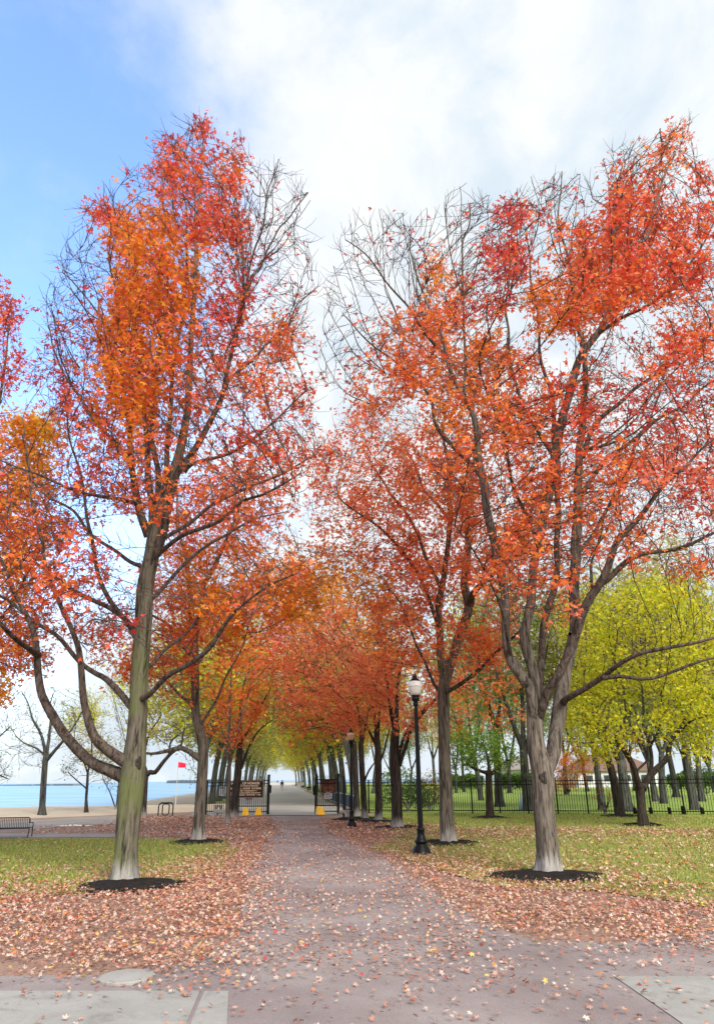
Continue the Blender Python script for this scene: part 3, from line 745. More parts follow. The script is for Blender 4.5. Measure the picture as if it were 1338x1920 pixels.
for (mu, mv, mr) in ((240, 1663, 1.0), (1028, 1645, 1.0), (836, 1582, .9), (372, 1580, .8)):
    cv = ground(mu, mv); kp &= (np.hypot(q[:, 0]-cv.x, q[:, 1]-cv.y) > mr) | (rng.random(len(q)) < .4)
q = q[kp]; S = S[kp]
P = np.column_stack([q, rng.uniform(.03, .055, len(q))])
C = FALL[rng.choice(len(FALL), len(q), p=FPW)]*rng.uniform(.75, 1.2, (len(q), 1))
near = P[:, 1] < 17
tag(leaves_mesh('fallen_leaves', P[near], S[near], C[near], rng, M['fallen'], None, T5, flat=.72, curl=.3), kind='stuff')
tag(leaves_mesh('fallen_leaves', P[~near], S[~near], C[~near], rng, M['fallen'], None, T3, flat=.7, curl=.22), kind='stuff')
# grass blades on the two near lawns -------------------------------
GR = np.array([(.21, .27, .045), (.17, .25, .04), (.29, .29, .06), (.34, .28, .10), (.25, .32, .06)])
gp = []
for poly, den in ((LAWN_L, 260), (LAWN_R, 190)):
    nn = int(min(poly_area(poly)*den, 60000)); qq = poly_area_sample(poly, nn, rng)
    uu, vv = project(np.column_stack([qq, np.zeros(len(qq))])); qq = qq[(uu > -150) & (uu < 1500)]
    gp.append(qq)
q = np.concatenate(gp); k = len(q)
th = rng.random(k)*2*np.pi; h = rng.uniform(.03, .08, k); wv = np.column_stack([np.cos(th), np.sin(th), np.zeros(k)])*.012
b0 = np.column_stack([q, np.zeros(k)]); ln = rng.normal(0, .5, (k, 2))*h[:, None]
tipv = b0 + np.column_stack([ln, h])
V = np.stack([b0-wv, b0+wv, tipv+wv*.3, tipv-wv*.3], 1).reshape(-1, 3)
me = bpy.data.meshes.new('grass'); me.vertices.add(k*4); me.vertices.foreach_set('co', V.reshape(-1).astype(np.float32)); me.loops.add(k*4); me.polygons.add(k)
me.loops.foreach_set('vertex_index', np.arange(k*4, dtype=np.int32)); me.polygons.foreach_set('loop_start', (np.arange(k)*4).astype(np.int32))
aa = me.attributes.new('leaf_colour', 'FLOAT_COLOR', 'POINT'); cc = np.ones((k, 4, 4), np.float32); cc[:, :, :3] = (GR[rng.integers(0, len(GR), k)]*rng.uniform(.8, 1.2, (k, 1)))[:, None]
aa.data.foreach_set('color', cc.reshape(-1)); me.update(calc_edges=True); me.materials.append(M['fallen'])
o = bpy.data.objects.new('grass', me); COL.objects.link(o); tag(o, kind='stuff')

# ================================================================== the maples
def fan(u, v, w, tips, depth):
    out = []
    for i, (tu, tv) in enumerate(tips):
        j = (i % 2)*.12
        if i == 2: continue
        out.append(([(u, v, w), (u + (tu-u)*(.30+j), v + (tv-v)*.2, w*.8), (u + (tu-u)*(.56+j), v + (tv-v)*.45, w*.62), (u + (tu-u)*(.82+j*.6), v + (tv-v)*.74, w*.42), (tu, tv, w*.22)], depth*(((i*37) % 7)/3.0 - 1)))
    return out
# --- tall maple on the left
T1_trunk = [(233, 1657, 45), (236, 1600, 45), (241, 1540, 45), (247, 1480, 46), (252, 1430, 44), (256, 1380, 36), (260, 1310, 33), (263, 1250, 32), (268, 1180, 31), (273, 1100, 30), (283, 1050, 28), (290, 1005, 26), (299, 970, 24), (310, 925, 22), (324, 890, 20), (334, 860, 18), (345, 810, 15), (352, 760, 13), (358, 650, 10), (366, 520, 8), (369, 425, 6), (376, 340, 4), (382, 250, 2.5)]
T1_limbs = [
 ([(292, 1035, 18), (305, 1000, 16), (318, 940, 14), (340, 885, 13), (370, 840, 12), (395, 780, 10), (417, 735, 9), (437, 660, 7), (455, 580, 6), (456, 510, 4.5), (445, 430, 3), (440, 350, 2)], -1.2),
 ([(288, 1000, 16), (280, 925, 13), (279, 840, 11), (268, 760, 9), (262, 700, 8), (252, 600, 6), (244, 500, 4), (236, 420, 2.5)], 1.2),
 ([(280, 1005, 16), (262, 960, 14), (250, 900, 12), (245, 850, 11), (236, 750, 9), (228, 650, 7), (222, 560, 4), (205, 470, 2.5)], -1.0),
 ([(294, 985, 13), (297, 920, 11), (291, 850, 10), (287, 790, 9), (292, 690, 7), (300, 590, 6), (302, 480, 4.5), (306, 380, 3), (304, 290, 2)], .9),
 ([(300, 960, 12), (314, 880, 10), (317, 800, 9), (322, 720, 7), (335, 640, 6), (345, 540, 5), (350, 450, 4), (345, 350, 2.5)], -.7),
 ([(252, 1466, 25), (236, 1455, 25), (210, 1441, 22), (175, 1425, 20), (141, 1401, 19), (115, 1374, 18), (100, 1345, 17), (85, 1307, 15), (79, 1270, 14), (70, 1215, 12), (50, 1165, 9), (20, 1100, 7), (-5, 1020, 5), (-30, 930, 3)], .7),
 ([(71, 1228, 12), (52, 1215, 10), (30, 1195, 9), (0, 1165, 8), (-50, 1110, 6), (-100, 1040, 4)], -2.2),
 ([(252, 1440, 21), (230, 1423, 21), (204, 1399, 19), (182, 1374, 17), (165, 1345, 15), (153, 1310, 13), (150, 1267, 12), (146, 1225, 11), (130, 1175, 9), (110, 1120, 8), (85, 1050, 6), (65, 960, 5), (50, 860, 3), (45, 780, 2)], -.5),
 ([(260, 1338, 13), (243, 1323, 14), (223, 1298, 12), (199, 1273, 11), (170, 1250, 9), (115, 1205, 8), (50, 1155, 7), (0, 1118, 5), (-60, 1070, 3)], 1.6),
 ([(262, 1196, 14), (253, 1190, 12), (235, 1170, 10), (200, 1140, 9), (150, 1110, 8), (100, 1078, 7), (30, 1050, 5), (-40, 1010, 3)], 2.2),
 ([(252, 1182, 11), (215, 1135, 9), (186, 1080, 8), (170, 1005, 7), (154, 940, 5), (148, 860, 4), (130, 780, 2.5)], -1.0),
 ([(275, 1068, 9), (262, 1058, 8), (225, 1040, 7), (170, 1000, 6), (120, 950, 5), (60, 900, 3)], 1.5),
 ([(262, 950, 9), (250, 944, 8), (200, 935, 7), (125, 915, 5), (60, 885, 4), (0, 860, 2.5)], -1.8),
 ([(250, 860, 9), (220, 836, 8), (180, 790, 6.5), (140, 740, 5), (110, 680, 4), (88, 610, 2.5)], 1.4),
 ([(262, 1312, 12), (280, 1303, 10), (310, 1275, 10), (350, 1250, 9), (390, 1215, 9), (415, 1175, 7), (445, 1140, 6), (500, 1100, 4), (560, 1070, 2.5)], -2.4),
 ([(268, 1256, 9), (278, 1248, 8), (302, 1228, 7), (340, 1190, 5), (380, 1140, 3.5)], 1.6),
 ([(282, 1124, 9), (292, 1118, 8), (320, 1090, 7), (360, 1050, 6.5), (410, 1015, 5), (470, 980, 4), (530, 960, 2.5)], 1.9),
 ([(292, 1044, 10), (302, 1037, 9), (340, 1010, 8), (400, 980, 7), (450, 940, 6), (505, 925, 5), (565, 885, 3)], -2.0),
 ([(300, 1018, 9), (312, 1008, 8), (360, 978, 7), (415, 938, 6), (470, 913, 5), (525, 890, 4), (595, 850, 2.5)], 2.2),
 ([(345, 885, 9), (362, 870, 7), (415, 858, 6), (465, 830, 5), (520, 785, 4), (575, 735, 2.5)], -.6),
 ([(417, 735, 7), (455, 690, 6), (500, 645, 5), (545, 600, 3.5), (585, 540, 2.2)], 1.2),
 ([(440, 650, 6), (460, 560, 5), (475, 470, 4), (498, 390, 3), (520, 310, 2)], -1.4),
 ([(458, 560, 5), (490, 490, 4), (530, 420, 3), (575, 365, 2)], .8),
 ([(228, 660, 5), (200, 610, 4), (165, 560, 3), (120, 510, 2)], .6),
 ([(140, 735, 4), (120, 680, 3), (105, 640, 2), (90, 590, 1.5)], -.6),
]
T1_limbs += fan(456, 570, 3.1, [(490, 330), (520, 292), (548, 340), (470, 360)], 1.0) + fan(490, 490, 2.7, [(578, 368), (560, 400), (604, 428)], .9) + fan(505, 640, 2.7, [(590, 480), (575, 540), (600, 590)], .8) \
 + fan(205, 612, 2.7, [(160, 470), (112, 478), (100, 520)], .8) + fan(150, 690, 2.7, [(90, 560), (108, 600), (80, 640)], .8) + fan(366, 420, 2.7, [(362, 250), (345, 280), (395, 300), (420, 300)], .7)
T1_blobs = [
 (383, 234, 19, 20, .9, 'C'), (446, 264, 11, 12, .9, 'C'), (305, 285, 22, 28, .8, 'C'), (240, 335, 11, 16, .9, 'C'), (185, 398, 42, 26, .75, 'R'), (335, 330, 55, 60, .9, 'R'), (430, 325, 38, 45, .7, 'R'),
 (400, 420, 62, 60, 1.0, 'R'), (280, 445, 72, 62, 1.7, 'O'), (300, 550, 82, 80, 1.7, 'O'), (265, 640, 78, 90, 1.7, 'O'), (240, 720, 66, 66, 1.5, 'O'), (420, 560, 60, 80, .35, 'C'), (390, 680, 70, 90, .45, 'R'),
 (350, 765, 60, 70, .6, 'RO'), (530, 640, 52, 48, .85, 'RO'), (460, 720, 80, 60, .6, 'RO'), (150, 660, 60, 70, .22, 'C'), (110, 720, 60, 60, .35, 'C'), (160, 800, 70, 60, .55, 'R'), (255, 820, 66, 70, .9, 'O'),
 (540, 760, 66, 55, .5, 'R'), (480, 830, 80, 60, .65, 'R'), (555, 860, 66, 50, .5, 'R'), (400, 890, 80, 50, .55, 'RO'), (200, 900, 80, 60, .6, 'R'), (100, 960, 80, 60, .55, 'RO'), (60, 1050, 70, 60, .5, 'RO'),
 (150, 1060, 80, 60, .55, 'R'), (275, 930, 60, 60, .8, 'RO'), (90, 1150, 80, 60, .35, 'R'), (230, 1150, 50, 60, .3, 'C'), (-40, 1080, 60, 90, .5, 'O'), (-90, 1000, 60, 90, .5, 'O'), (-30, 930, 60, 60, .4, 'RO'),
 (480, 940, 80, 50, .6, 'RO'), (440, 1130, 70, 40, .8, 'O'), (540, 1080, 60, 35, .8, 'O'), (150, 1180, 60, 40, .3, 'R'),
 (520, 400, 55, 90, .03, 'C'), (480, 480, 55, 90, .06, 'C'), (560, 520, 40, 80, .05, 'C'), (150, 540, 60, 75, .02, 'C'), (110, 610, 40, 70, .06, 'C'), (360, 280, 40, 50, .1, 'C'), (470, 600, 60, 70, .15, 'C')]
def knot(tree, u, v, r, mat):
    b = tree.location; p = at(u, v, b.y); d = (p - Vector((0, 0, CAMH))).normalized()
    dg_ = bpy.context.evaluated_depsgraph_get(); hit = SC.ray_cast(dg_, Vector((0, 0, CAMH)), d)
    q = hit[1] if hit[0] and hit[4].parent == tree else p
    mb = MB(); mb.lathe([(r*1.6, -r*.5), (r*1.35, r*.1), (r*1.0, r*.3), (r*.6, r*.32), (r*.38, r*.12), (r*.1, -.02*r)], 14)
    R = (-d).to_track_quat('Z', 'Y').to_matrix()
    mb.v = [R @ Vector((x.x*(.8 + .9*mnoise.noise(x*14)), x.y*(1.2 + .9*mnoise.noise(x*11)), x.z*(.7+mnoise.noise(x*20)))) + q - b for x in mb.v]
    mb.build('knot', mat, tree, True)
t = traced_tree('maple_tree', (232, 1657), T1_trunk, T1_limbs, T1_blobs, 3, M['bark_green'], M['twig'], 4.2, 330, 290, 6200, bigw=30, kill=.30, step=.2, lper=2.5, lspread=.11, clumpk=2.1, lsize=(.052, .105), limb=M['limb'], maxn=26000, tip=.0055)
bpy.context.view_layer.update()
knot(t, 258, 1432, .06, M['bark_dark'])
tag(t, 'tall red and orange maple with mossy green trunk on the left lawn', 'tree')
# --- big forked maple on the right
T2_trunk = [(1031, 1642, 50), (1027, 1600, 42), (1022, 1550, 39), (1018, 1500, 39), (1018, 1462, 42), (1012, 1430, 40), (1004, 1395, 33), (1001, 1345, 29), (995, 1295, 20), (983, 1272, 16), (962, 1236, 13)]
T2_limbs = [
 ([(1020, 1450, 30), (1030, 1430, 28), (1040, 1408, 27), (1045, 1368, 26), (1051, 1314, 27), (1058, 1270, 26), (1069, 1191, 21), (1080, 1026, 19), (1086, 943, 17), (1091, 849, 14), (1096, 700, 10), (1082, 600, 7), (1062, 500, 5), (1048, 400, 3.5), (1052, 320, 2)], .6),
 ([(1003, 1350, 22), (1000, 1325, 19), (994, 1287, 18), (981, 1272, 17), (957, 1230, 16), (947, 1180, 15), (940, 1105, 16), (930, 1048, 17), (914, 950, 15), (904, 893, 14), (888, 800, 11), (868, 735, 9), (837, 668, 7), (815, 608, 5.5), (795, 540, 4), (765, 460, 2.5)], -1.3),
 ([(1004, 1345, 20), (1008, 1322, 19), (986, 1219, 19), (982, 1180, 19), (996, 1095, 16), (1011, 1026, 16), (1025, 943, 17), (1036, 877, 18), (1047, 822, 17), (1060, 755, 15), (1080, 696, 14), (1113, 630, 12), (1152, 558, 10), (1196, 480, 8), (1225, 393, 6), (1262, 283, 3)], -.5),
 ([(1006, 1338, 15), (1012, 1302, 14), (1014, 1191, 13), (1027, 1136, 12), (1041, 1053, 11), (1047, 915, 10), (1044, 833, 9), (1030, 740, 7), (1012, 640, 5), (1000, 540, 4), (985, 430, 2.5)], 1.0),
 ([(1008, 1345, 17), (1016, 1328, 16), (1032, 1288, 16), (1048, 1266, 16), (1068, 1210, 17), (1091, 1147, 17), (1124, 1092, 15), (1157, 1015, 12), (1207, 954, 9), (1270, 890, 6), (1330, 830, 4), (1400, 780, 2.5)], -1.6),
 ([(1091, 1147, 13), (1130, 1081, 12), (1185, 1048, 10), (1262, 1026, 7), (1335, 1000, 5), (1420, 980, 3)], .6),
 ([(1054, 1320, 13), (1062, 1312, 12), (1094, 1295, 11), (1129, 1271, 10), (1150, 1252, 9), (1190, 1231, 8), (1247, 1219, 7), (1320, 1198, 5), (1400, 1180, 3)], -2.4),
 ([(1130, 1271, 8), (1166, 1266, 7), (1220, 1268, 6), (1287, 1252, 5), (1345, 1238, 3.5), (1420, 1225, 2)], -1.8),
 ([(1091, 855, 10), (1118, 790, 8), (1179, 740, 7), (1251, 685, 5), (1338, 620, 3), (1400, 560, 2)], 1.8),
 ([(1086, 930, 10), (1130, 870, 8), (1190, 820, 7), (1260, 770, 5), (1338, 715, 3), (1420, 660, 2)], 2.8),
 ([(1040, 860, 9), (1000, 800, 7), (965, 720, 6), (948, 620, 4.5), (950, 520, 3.5), (962, 400, 2)], 1.6),
 ([(906, 900, 10), (890, 880, 9), (850, 838, 8), (821, 796, 7), (800, 740, 5.5), (750, 690, 4), (690, 640, 3), (640, 590, 2)], 1.2),
 ([(840, 672, 6), (800, 630, 5), (750, 560, 4), (700, 500, 3), (650, 450, 2)], -1.8),
 ([(870, 740, 6), (868, 650, 5), (870, 560, 4), (868, 470, 3), (880, 380, 2)], -.4),
 ([(1113, 630, 8), (1160, 600, 6.5), (1220, 570, 5.5), (1290, 500, 4), (1340, 420, 2.5), (1360, 350, 1.8)], -1.2),
 ([(1152, 558, 6), (1150, 480, 4.5), (1155, 400, 3), (1165, 310, 2)], 1.0),
 ([(1011, 1026, 9), (990, 980, 7), (960, 900, 6), (940, 800, 5), (900, 700, 3)], -2.5),
 ([(958, 1232, 8), (945, 1190, 6), (935, 1120, 5), (900, 1050, 4), (850, 990, 2.5)], -2.4),
 ([(1080, 1040, 9), (1120, 990, 7), (1165, 900, 6), (1200, 820, 4.5), (1240, 740, 3)], 3.0),
 ([(1069, 1190, 8), (1095, 1140, 6), (1110, 1060, 5), (1130, 980, 3.5), (1160, 900, 2.5)], 2.0),
]
T2_limbs += fan(868, 560, 3.4, [(830, 370), (862, 345), (892, 335), (915, 365)], 1.0) + fan(800, 610, 3.1, [(752, 400), (795, 392), (815, 430), (770, 440)], 1.0) + fan(762, 640, 2.7, [(690, 420), (710, 390), (735, 410), (660, 440)], .9) \
 + fan(722, 700, 2.7, [(640, 450), (628, 500), (650, 540), (615, 570)], 1.0) + fan(700, 760, 2.4, [(606, 610), (600, 660), (625, 640)], .8) + fan(1058, 500, 2.7, [(1000, 330), (1035, 330), (1055, 310), (1085, 330)], .9) + fan(1180, 500, 3.1, [(1130, 300), (1165, 280), (1200, 270), (1240, 245)], .9) \
 + fan(1090, 850, 4.1, [(1338, 600), (1300, 690), (1338, 740), (1240, 700)], 1.6) + fan(955, 560, 2.7, [(930, 400), (970, 350), (990, 380)], .8)
T2_blobs = [
 (1272, 250, 24, 24, .8, 'RO'), (1240, 300, 45, 36, .7, 'RO'), (1318, 340, 26, 36, .75, 'R'), (1165, 320, 40, 40, .25, 'C'), (1200, 390, 72, 60, 1.2, 'R'), (1295, 430, 60, 62, 1.4, 'R'), (1145, 480, 82, 60, 1.4, 'R'), (1075, 460, 60, 50, .6, 'RO'),
 (1240, 520, 80, 60, 1.4, 'R'), (1110, 560, 80, 60, 1.4, 'RO'), (1028, 570, 40, 60, 1.0, 'O'), (965, 402, 42, 26, .9, 'C'), (950, 485, 48, 48, .9, 'C'), (915, 560, 50, 50, .4, 'C'), (1310, 610, 60, 60, .8, 'RO'), (1260, 680, 70, 55, .65, 'R'),
 (815, 515, 20, 46, .9, 'O'), (850, 565, 40, 50, .75, 'RO'), (820, 610, 60, 40, .75, 'RO'), (760, 620, 60, 50, .65, 'RO'), (800, 690, 70, 60, 1.1, 'RO'), (880, 690, 70, 60, 1.4, 'O'), (950, 700, 60, 50, 1.3, 'RO'), (705, 730, 66, 60, .55, 'RO'),
 (880, 780, 70, 60, 1.3, 'O'), (960, 790, 70, 60, 1.2, 'RO'), (1040, 780, 66, 80, .55, 'R'), (1100, 770, 50, 80, .5, 'R'), (1220, 770, 80, 50, .5, 'C'), (1300, 800, 60, 60, .75, 'R'), (1150, 880, 70, 60, .75, 'RO'), (1250, 890, 80, 60, .75, 'P'), (1320, 920, 60, 60, .75, 'C'),
 (1180, 960, 80, 50, .8, 'RO'), (1100, 930, 60, 60, .65, 'RO'), (1000, 900, 80, 70, .8, 'RO'), (1000, 1000, 70, 60, .9, 'RO'), (950, 1075, 60, 60, .9, 'RO'), (1040, 1090, 50, 60, .55, 'RO'), (1150, 1030, 60, 40, .75, 'RO'), (1290, 1060, 66, 30, .8, 'RO'),
 (965, 1150, 34, 30, .7, 'P'), (1060, 1160, 34, 26, .5, 'P'), (1400, 700, 60, 120, .7, 'R'), (1400, 900, 70, 120, .7, 'R'), (1400, 500, 60, 90, .8, 'R'), (860, 900, 66, 60, .8, 'RO'),
 (700, 470, 66, 66, .02, 'C'), (650, 590, 46, 80, .04, 'C'), (870, 420, 56, 60, .03, 'C'), (775, 460, 50, 56, .05, 'C'), (1055, 390, 50, 50, .06, 'C'), (990, 400, 40, 50, .1, 'C'), (1150, 700, 80, 80, .15, 'C'), (1230, 830, 90, 60, .15, 'C'), (640, 690, 46, 60, .1, 'C'), (1300, 720, 60, 60, .2, 'C'), (1270, 980, 70, 40, .2, 'R')]
t = traced_tree('maple_tree', (1031, 1642), T2_trunk, T2_limbs, T2_blobs, 5, M['bark_grey'], M['twig'], 4.4, 390, 1020, 7400, bigw=20, kill=.30, step=.2, lper=2.5, lspread=.11, clumpk=2.1, lsize=(.052, .105), limb=M['limb'], maxn=28000, tip=.0055)
bpy.context.view_layer.update()
knot(t, 1018, 1459, .06, M['bark_dark'])
tag(t, 'big red maple with pale forked trunk on the right lawn', 'tree')
# --- maple beside the lamp
T3_trunk = [(838, 1583, 30), (838, 1560, 27), (836, 1500, 25), (833, 1420, 22), (831, 1340, 21), (832, 1290, 22), (836, 1262, 20), (845, 1235, 15)]
T3_limbs = [
 ([(832, 1275, 18), (826, 1245, 15), (822, 1190, 14), (825, 1130, 13), (832, 1081, 11), (845, 971, 9), (840, 880, 6), (825, 790, 3)], -1),
 ([(836, 1275, 18), (843, 1250, 17), (859, 1195, 19), (879, 1135, 17), (871, 1085, 14), (875, 1010, 11), (882, 920, 8), (890, 820, 4)], .8),
 ([(880, 1135, 13), (889, 1112, 12), (920, 1080, 9), (955, 1050, 7), (1000, 1010, 4)], -1.5),
 ([(836, 1296, 9), (848, 1290, 8), (898, 1257, 7), (953, 1202, 5), (990, 1170, 3)], -2.2),
 ([(828, 1298, 7), (815, 1285, 6), (793, 1235, 5), (765, 1170, 4), (730, 1100, 2.5)], 1.2),
 ([(824, 1180, 8), (800, 1110, 7), (760, 1040, 6), (700, 980, 4), (640, 940, 2.5)], -1.8),
 ([(828, 1110, 8), (790, 1020, 6), (740, 930, 5), (690, 860, 3)], 1.6),
 ([(845, 980, 7), (800, 920, 5), (760, 840, 3)], 0),
]
T3_blobs = [(700, 900, 110, 90, .6, 'S'), (830, 1010, 90, 90, .8, 'S'), (760, 1110, 90, 70, .8, 'S'), (640, 830, 50, 46, .8), (700, 850, 66, 60, .9), (770, 830, 70, 60, .85), (640, 930, 66, 60, .85), (720, 940, 80, 60, 1.0), (800, 920, 70, 60, 1.0), (870, 960, 60, 60, 1.0), (640, 1020, 66, 50, 1.0, 'O'), (740, 1030, 80, 60, 1.1), (830, 1050, 80, 60, 1.1),
 (900, 1040, 50, 50, 1.0), (770, 1130, 80, 60, 1.1), (880, 1150, 70, 60, .9), (920, 1220, 60, 60, .9), (760, 1215, 66, 50, .8), (960, 1000, 50, 60, .8), (600, 960, 36, 40, .5), (690, 790, 50, 40, .5, 'R'), (860, 860, 66, 60, .8), (680, 1090, 60, 40, 1.0, 'OY')]
t = traced_tree('maple_tree', (838, 1583), T3_trunk, T3_limbs, T3_blobs, 8, M['bark_grey'], M['twig'], 3.8, 230, 790, 2600, bigw=16, kill=.38, step=.25, lper=3.5, lspread=.17, lsize=(.06, .115), tip=.006, limb=M['limb'], maxn=16000)
tag(t, 'slender grey maple with orange crown directly beside the white lamp', 'tree')
# --- second maple on the left, knotty grey trunk
T4_trunk = [(372, 1580, 26), (373, 1550, 22), (376, 1500, 20), (380, 1440, 19), (380, 1395, 18), (373, 1365, 17), (367, 1335, 16), (366, 1260, 15), (364, 1180, 13)]
T4_limbs = [
 ([(364, 1190, 12), (358, 1110, 10), (345, 1030, 7), (335, 960, 4), (325, 900, 2)], .6), ([(366, 1195, 11), (385, 1110, 9), (420, 1020, 7), (450, 940, 4), (470, 880, 2.5)], -.8),
 ([(378, 1425, 10), (365, 1418, 10), (340, 1405, 9), (310, 1410, 7), (285, 1412, 5), (262, 1405, 3)], -.4), ([(366, 1240, 8), (330, 1190, 6), (280, 1150, 4), (230, 1140, 2.5)], 1.0),
 ([(367, 1250, 8), (410, 1190, 6), (470, 1120, 4), (540, 1080, 2.5)], 1.2), ([(372, 1360, 7), (345, 1310, 5), (300, 1270, 4), (250, 1240, 2.5)], 1.5), ([(372, 1365, 6), (410, 1300, 5), (440, 1240, 3), (460, 1200, 2)], -1.4)]
T4_blobs = [(560, 1120, 60, 44, 1.2, 'OY'), (510, 1160, 50, 40, 1.0, 'O'), (400, 1090, 120, 80, .8, 'OY'), (400, 1000, 86, 60, 1.0), (490, 1050, 80, 56, 1.1, 'O'), (330, 1080, 66, 60, 1.0), (420, 1120, 90, 60, 1.2, 'O'), (520, 1110, 66, 46, 1.1, 'O'), (590, 1065, 60, 36, 1.0, 'OY'), (340, 1175, 66, 50, 1.0), (300, 1250, 70, 50, .9, 'RO'),
 (235, 1225, 56, 56, .6, 'O'), (430, 1185, 80, 44, 1.0, 'O'), (205, 1185, 46, 40, .5, 'R'), (450, 910, 60, 40, .7), (380, 930, 60, 40, .6, 'R'), (330, 1310, 36, 26, .4)]
t = traced_tree('maple_tree', (372, 1580), T4_trunk, T4_limbs, T4_blobs, 12, M['bark_grey'], M['twig'], 3.4, 220, 390, 2000, kill=.38, step=.25, lper=3.8, lspread=.17, lsize=(.07, .125), tip=.006, limb=M['limb_grey'])
tag(t, 'knotty grey maple with orange crown, behind the mossy tall maple', 'tree')
# --- slim maples in front of the left gate
t = traced_tree('maple_tree', (427, 1544), [(427, 1544, 10), (428, 1500, 8), (430, 1440, 7), (429, 1380, 6), (432, 1300, 5)],
 [([(432, 1310, 4), (435, 1250, 3), (440, 1190, 1.5)], .3), ([(430, 1400, 4), (410, 1350, 3), (395, 1300, 2)], -.6), ([(430, 1390, 4), (455, 1340, 3), (470, 1280, 2)], .8)],
 [(440, 1265, 60, 60, 1.1, 'O'), (410, 1325, 40, 56, 1.0, 'O'), (430, 1380, 40, 40, .6, 'O'), (480, 1240, 46, 50, .9, 'O')], 15, M['bark_grey'], M['twig'], 2.2, 120, 440, 420, kill=.5, step=.3, lper=4, lspread=.2, lsize=(.08, .12), tip=.008)
tag(t, 'thin pale stemmed young maple in front of the left gate', 'tree')
t = traced_tree('maple_tree', (437, 1534), [(437, 1534, 18), (440, 1500, 15), (446, 1450, 14), (449, 1400, 12), (448, 1350, 9)],
 [([(448, 1365, 6), (455, 1300, 4), (470, 1230, 2)], .3), ([(449, 1395, 6), (475, 1350, 4), (500, 1300, 2.5)], -.6), ([(447, 1400, 5), (430, 1360, 4), (415, 1310, 2)], .6), ([(452, 1440, 6), (463, 1410, 5), (485, 1370, 3), (510, 1350, 2)], .7)],
 [(480, 1310, 50, 46, 1.1, 'O'), (450, 1350, 60, 50, .9, 'RO'), (500, 1220, 46, 46, .9, 'P'), (540, 1170, 40, 40, .8, 'P'), (510, 1290, 36, 36, .8, 'OY'), (452, 1495, 6, 10, .8, 'O')], 17, M['bark_dark'], M['twig'], 2.4, 120, 470, 460, kill=.5, step=.3, lper=4, lspread=.2, lsize=(.08, .12), tip=.008)
tag(t, 'dark stemmed maple right against the memorial board gate', 'tree')
# --- the dark row by the second lamp
row = [
 ((745, 1554), [(745, 1554, 24), (744, 1530, 20), (743, 1480, 21), (740, 1430, 20), (739, 1400, 18), (742, 1360, 14)],
  [([(741, 1370, 10), (745, 1300, 7), (755, 1220, 3)], .4), ([(741, 1375, 9), (730, 1310, 6), (715, 1240, 3)], -.6), ([(748, 1435, 8), (762, 1400, 7), (780, 1355, 6), (820, 1310, 4), (870, 1280, 2)], -.6), ([(745, 1420, 7), (765, 1370, 6), (800, 1320, 4)], .8)],
  [(760, 1290, 80, 66, 1.2, 'S'), (850, 1300, 70, 56, 1.1, 'S'), (925, 1305, 60, 46, 1.0, 'O'), (790, 1350, 60, 40, .8, 'S'), (700, 1250, 66, 60, 1.2, 'S'), (960, 1340, 36, 28, .9, 'O'), (740, 1200, 66, 50, 1.0, 'O'), (870, 1350, 50, 24, .8, 'O')], 21, 'broad dark maple standing nearest the white lamp in the row'),
 ((710, 1541), [(710, 1541, 15), (710, 1500, 13), (709, 1440, 13), (708, 1400, 12), (705, 1370, 10)],
  [([(706, 1375, 7), (700, 1310, 5), (690, 1240, 2.5)], .4), ([(708, 1390, 6), (715, 1330, 5), (730, 1270, 2.5)], -.6), ([(711, 1430, 5), (725, 1390, 4), (735, 1350, 2)], .6), ([(707, 1400, 6), (680, 1350, 4), (640, 1310, 2)], .5)],
  [(640, 1270, 76, 60, 1.25, 'S'), (690, 1160, 66, 50, 1.1, 'O'), (670, 1330, 60, 46, 1.1, 'S'), (600, 1200, 60, 50, 1.1, 'S'), (710, 1330, 40, 46, 1.0, 'S'), (650, 1100, 70, 36, 1.0, 'OY')], 23, 'dark maple with two low limbs, second in the row by the white lamp'),
 ((684, 1537), [(684, 1537, 13), (682, 1500, 11), (678, 1440, 11), (676, 1390, 10)],
  [([(677, 1400, 6), (672, 1340, 5), (660, 1270, 2.5)], .4), ([(677, 1400, 6), (690, 1340, 4), (700, 1290, 2)], -.5), ([(681, 1470, 4), (692, 1445, 3.5), (703, 1430, 2)], -.3)],
  [(575, 1130, 70, 50, 1.3, 'OY'), (535, 1250, 46, 50, 1.1, 'S'), (600, 1320, 66, 46, 1.15, 'S'), (560, 1290, 40, 46, 1.0, 'S'), (650, 1360, 46, 30, .9, 'S'), (630, 1180, 60, 50, 1.0, 'S'), (570, 1360, 36, 26, .8, 'O')], 25, 'black trunked maple just right of the amber lamp post'),
 ((669, 1531), [(669, 1531, 13), (668, 1490, 11), (666, 1440, 11), (664, 1390, 9)],
  [([(664, 1400, 6), (655, 1340, 4), (640, 1280, 2)], .4), ([(665, 1405, 5), (640, 1370, 4), (600, 1350, 2)], .3)],
  [(545, 1190, 50, 46, 1.2, 'S'), (560, 1230, 50, 56, 1.1, 'S'), (590, 1130, 60, 46, .9, 'S'), (540, 1320, 36, 40, .8, 'S'), (620, 1250, 60, 50, .9, 'S'), (600, 1370, 40, 22, .8, 'O')], 27, 'farthest black trunked maple of the row, half behind the amber lamp post')]
for bpx, tr_, lb_, bl_, sd_, lab in row:
    t = traced_tree('maple_tree', bpx, tr_, lb_, bl_, sd_, M['bark_dark'], M['twig'], 2.7, 170, bpx[0]-30, 900, kill=.5, step=.32, lper=3.0, lspread=.24, lsize=(.085, .145), tip=.008)
    tag(t, lab, 'tree')
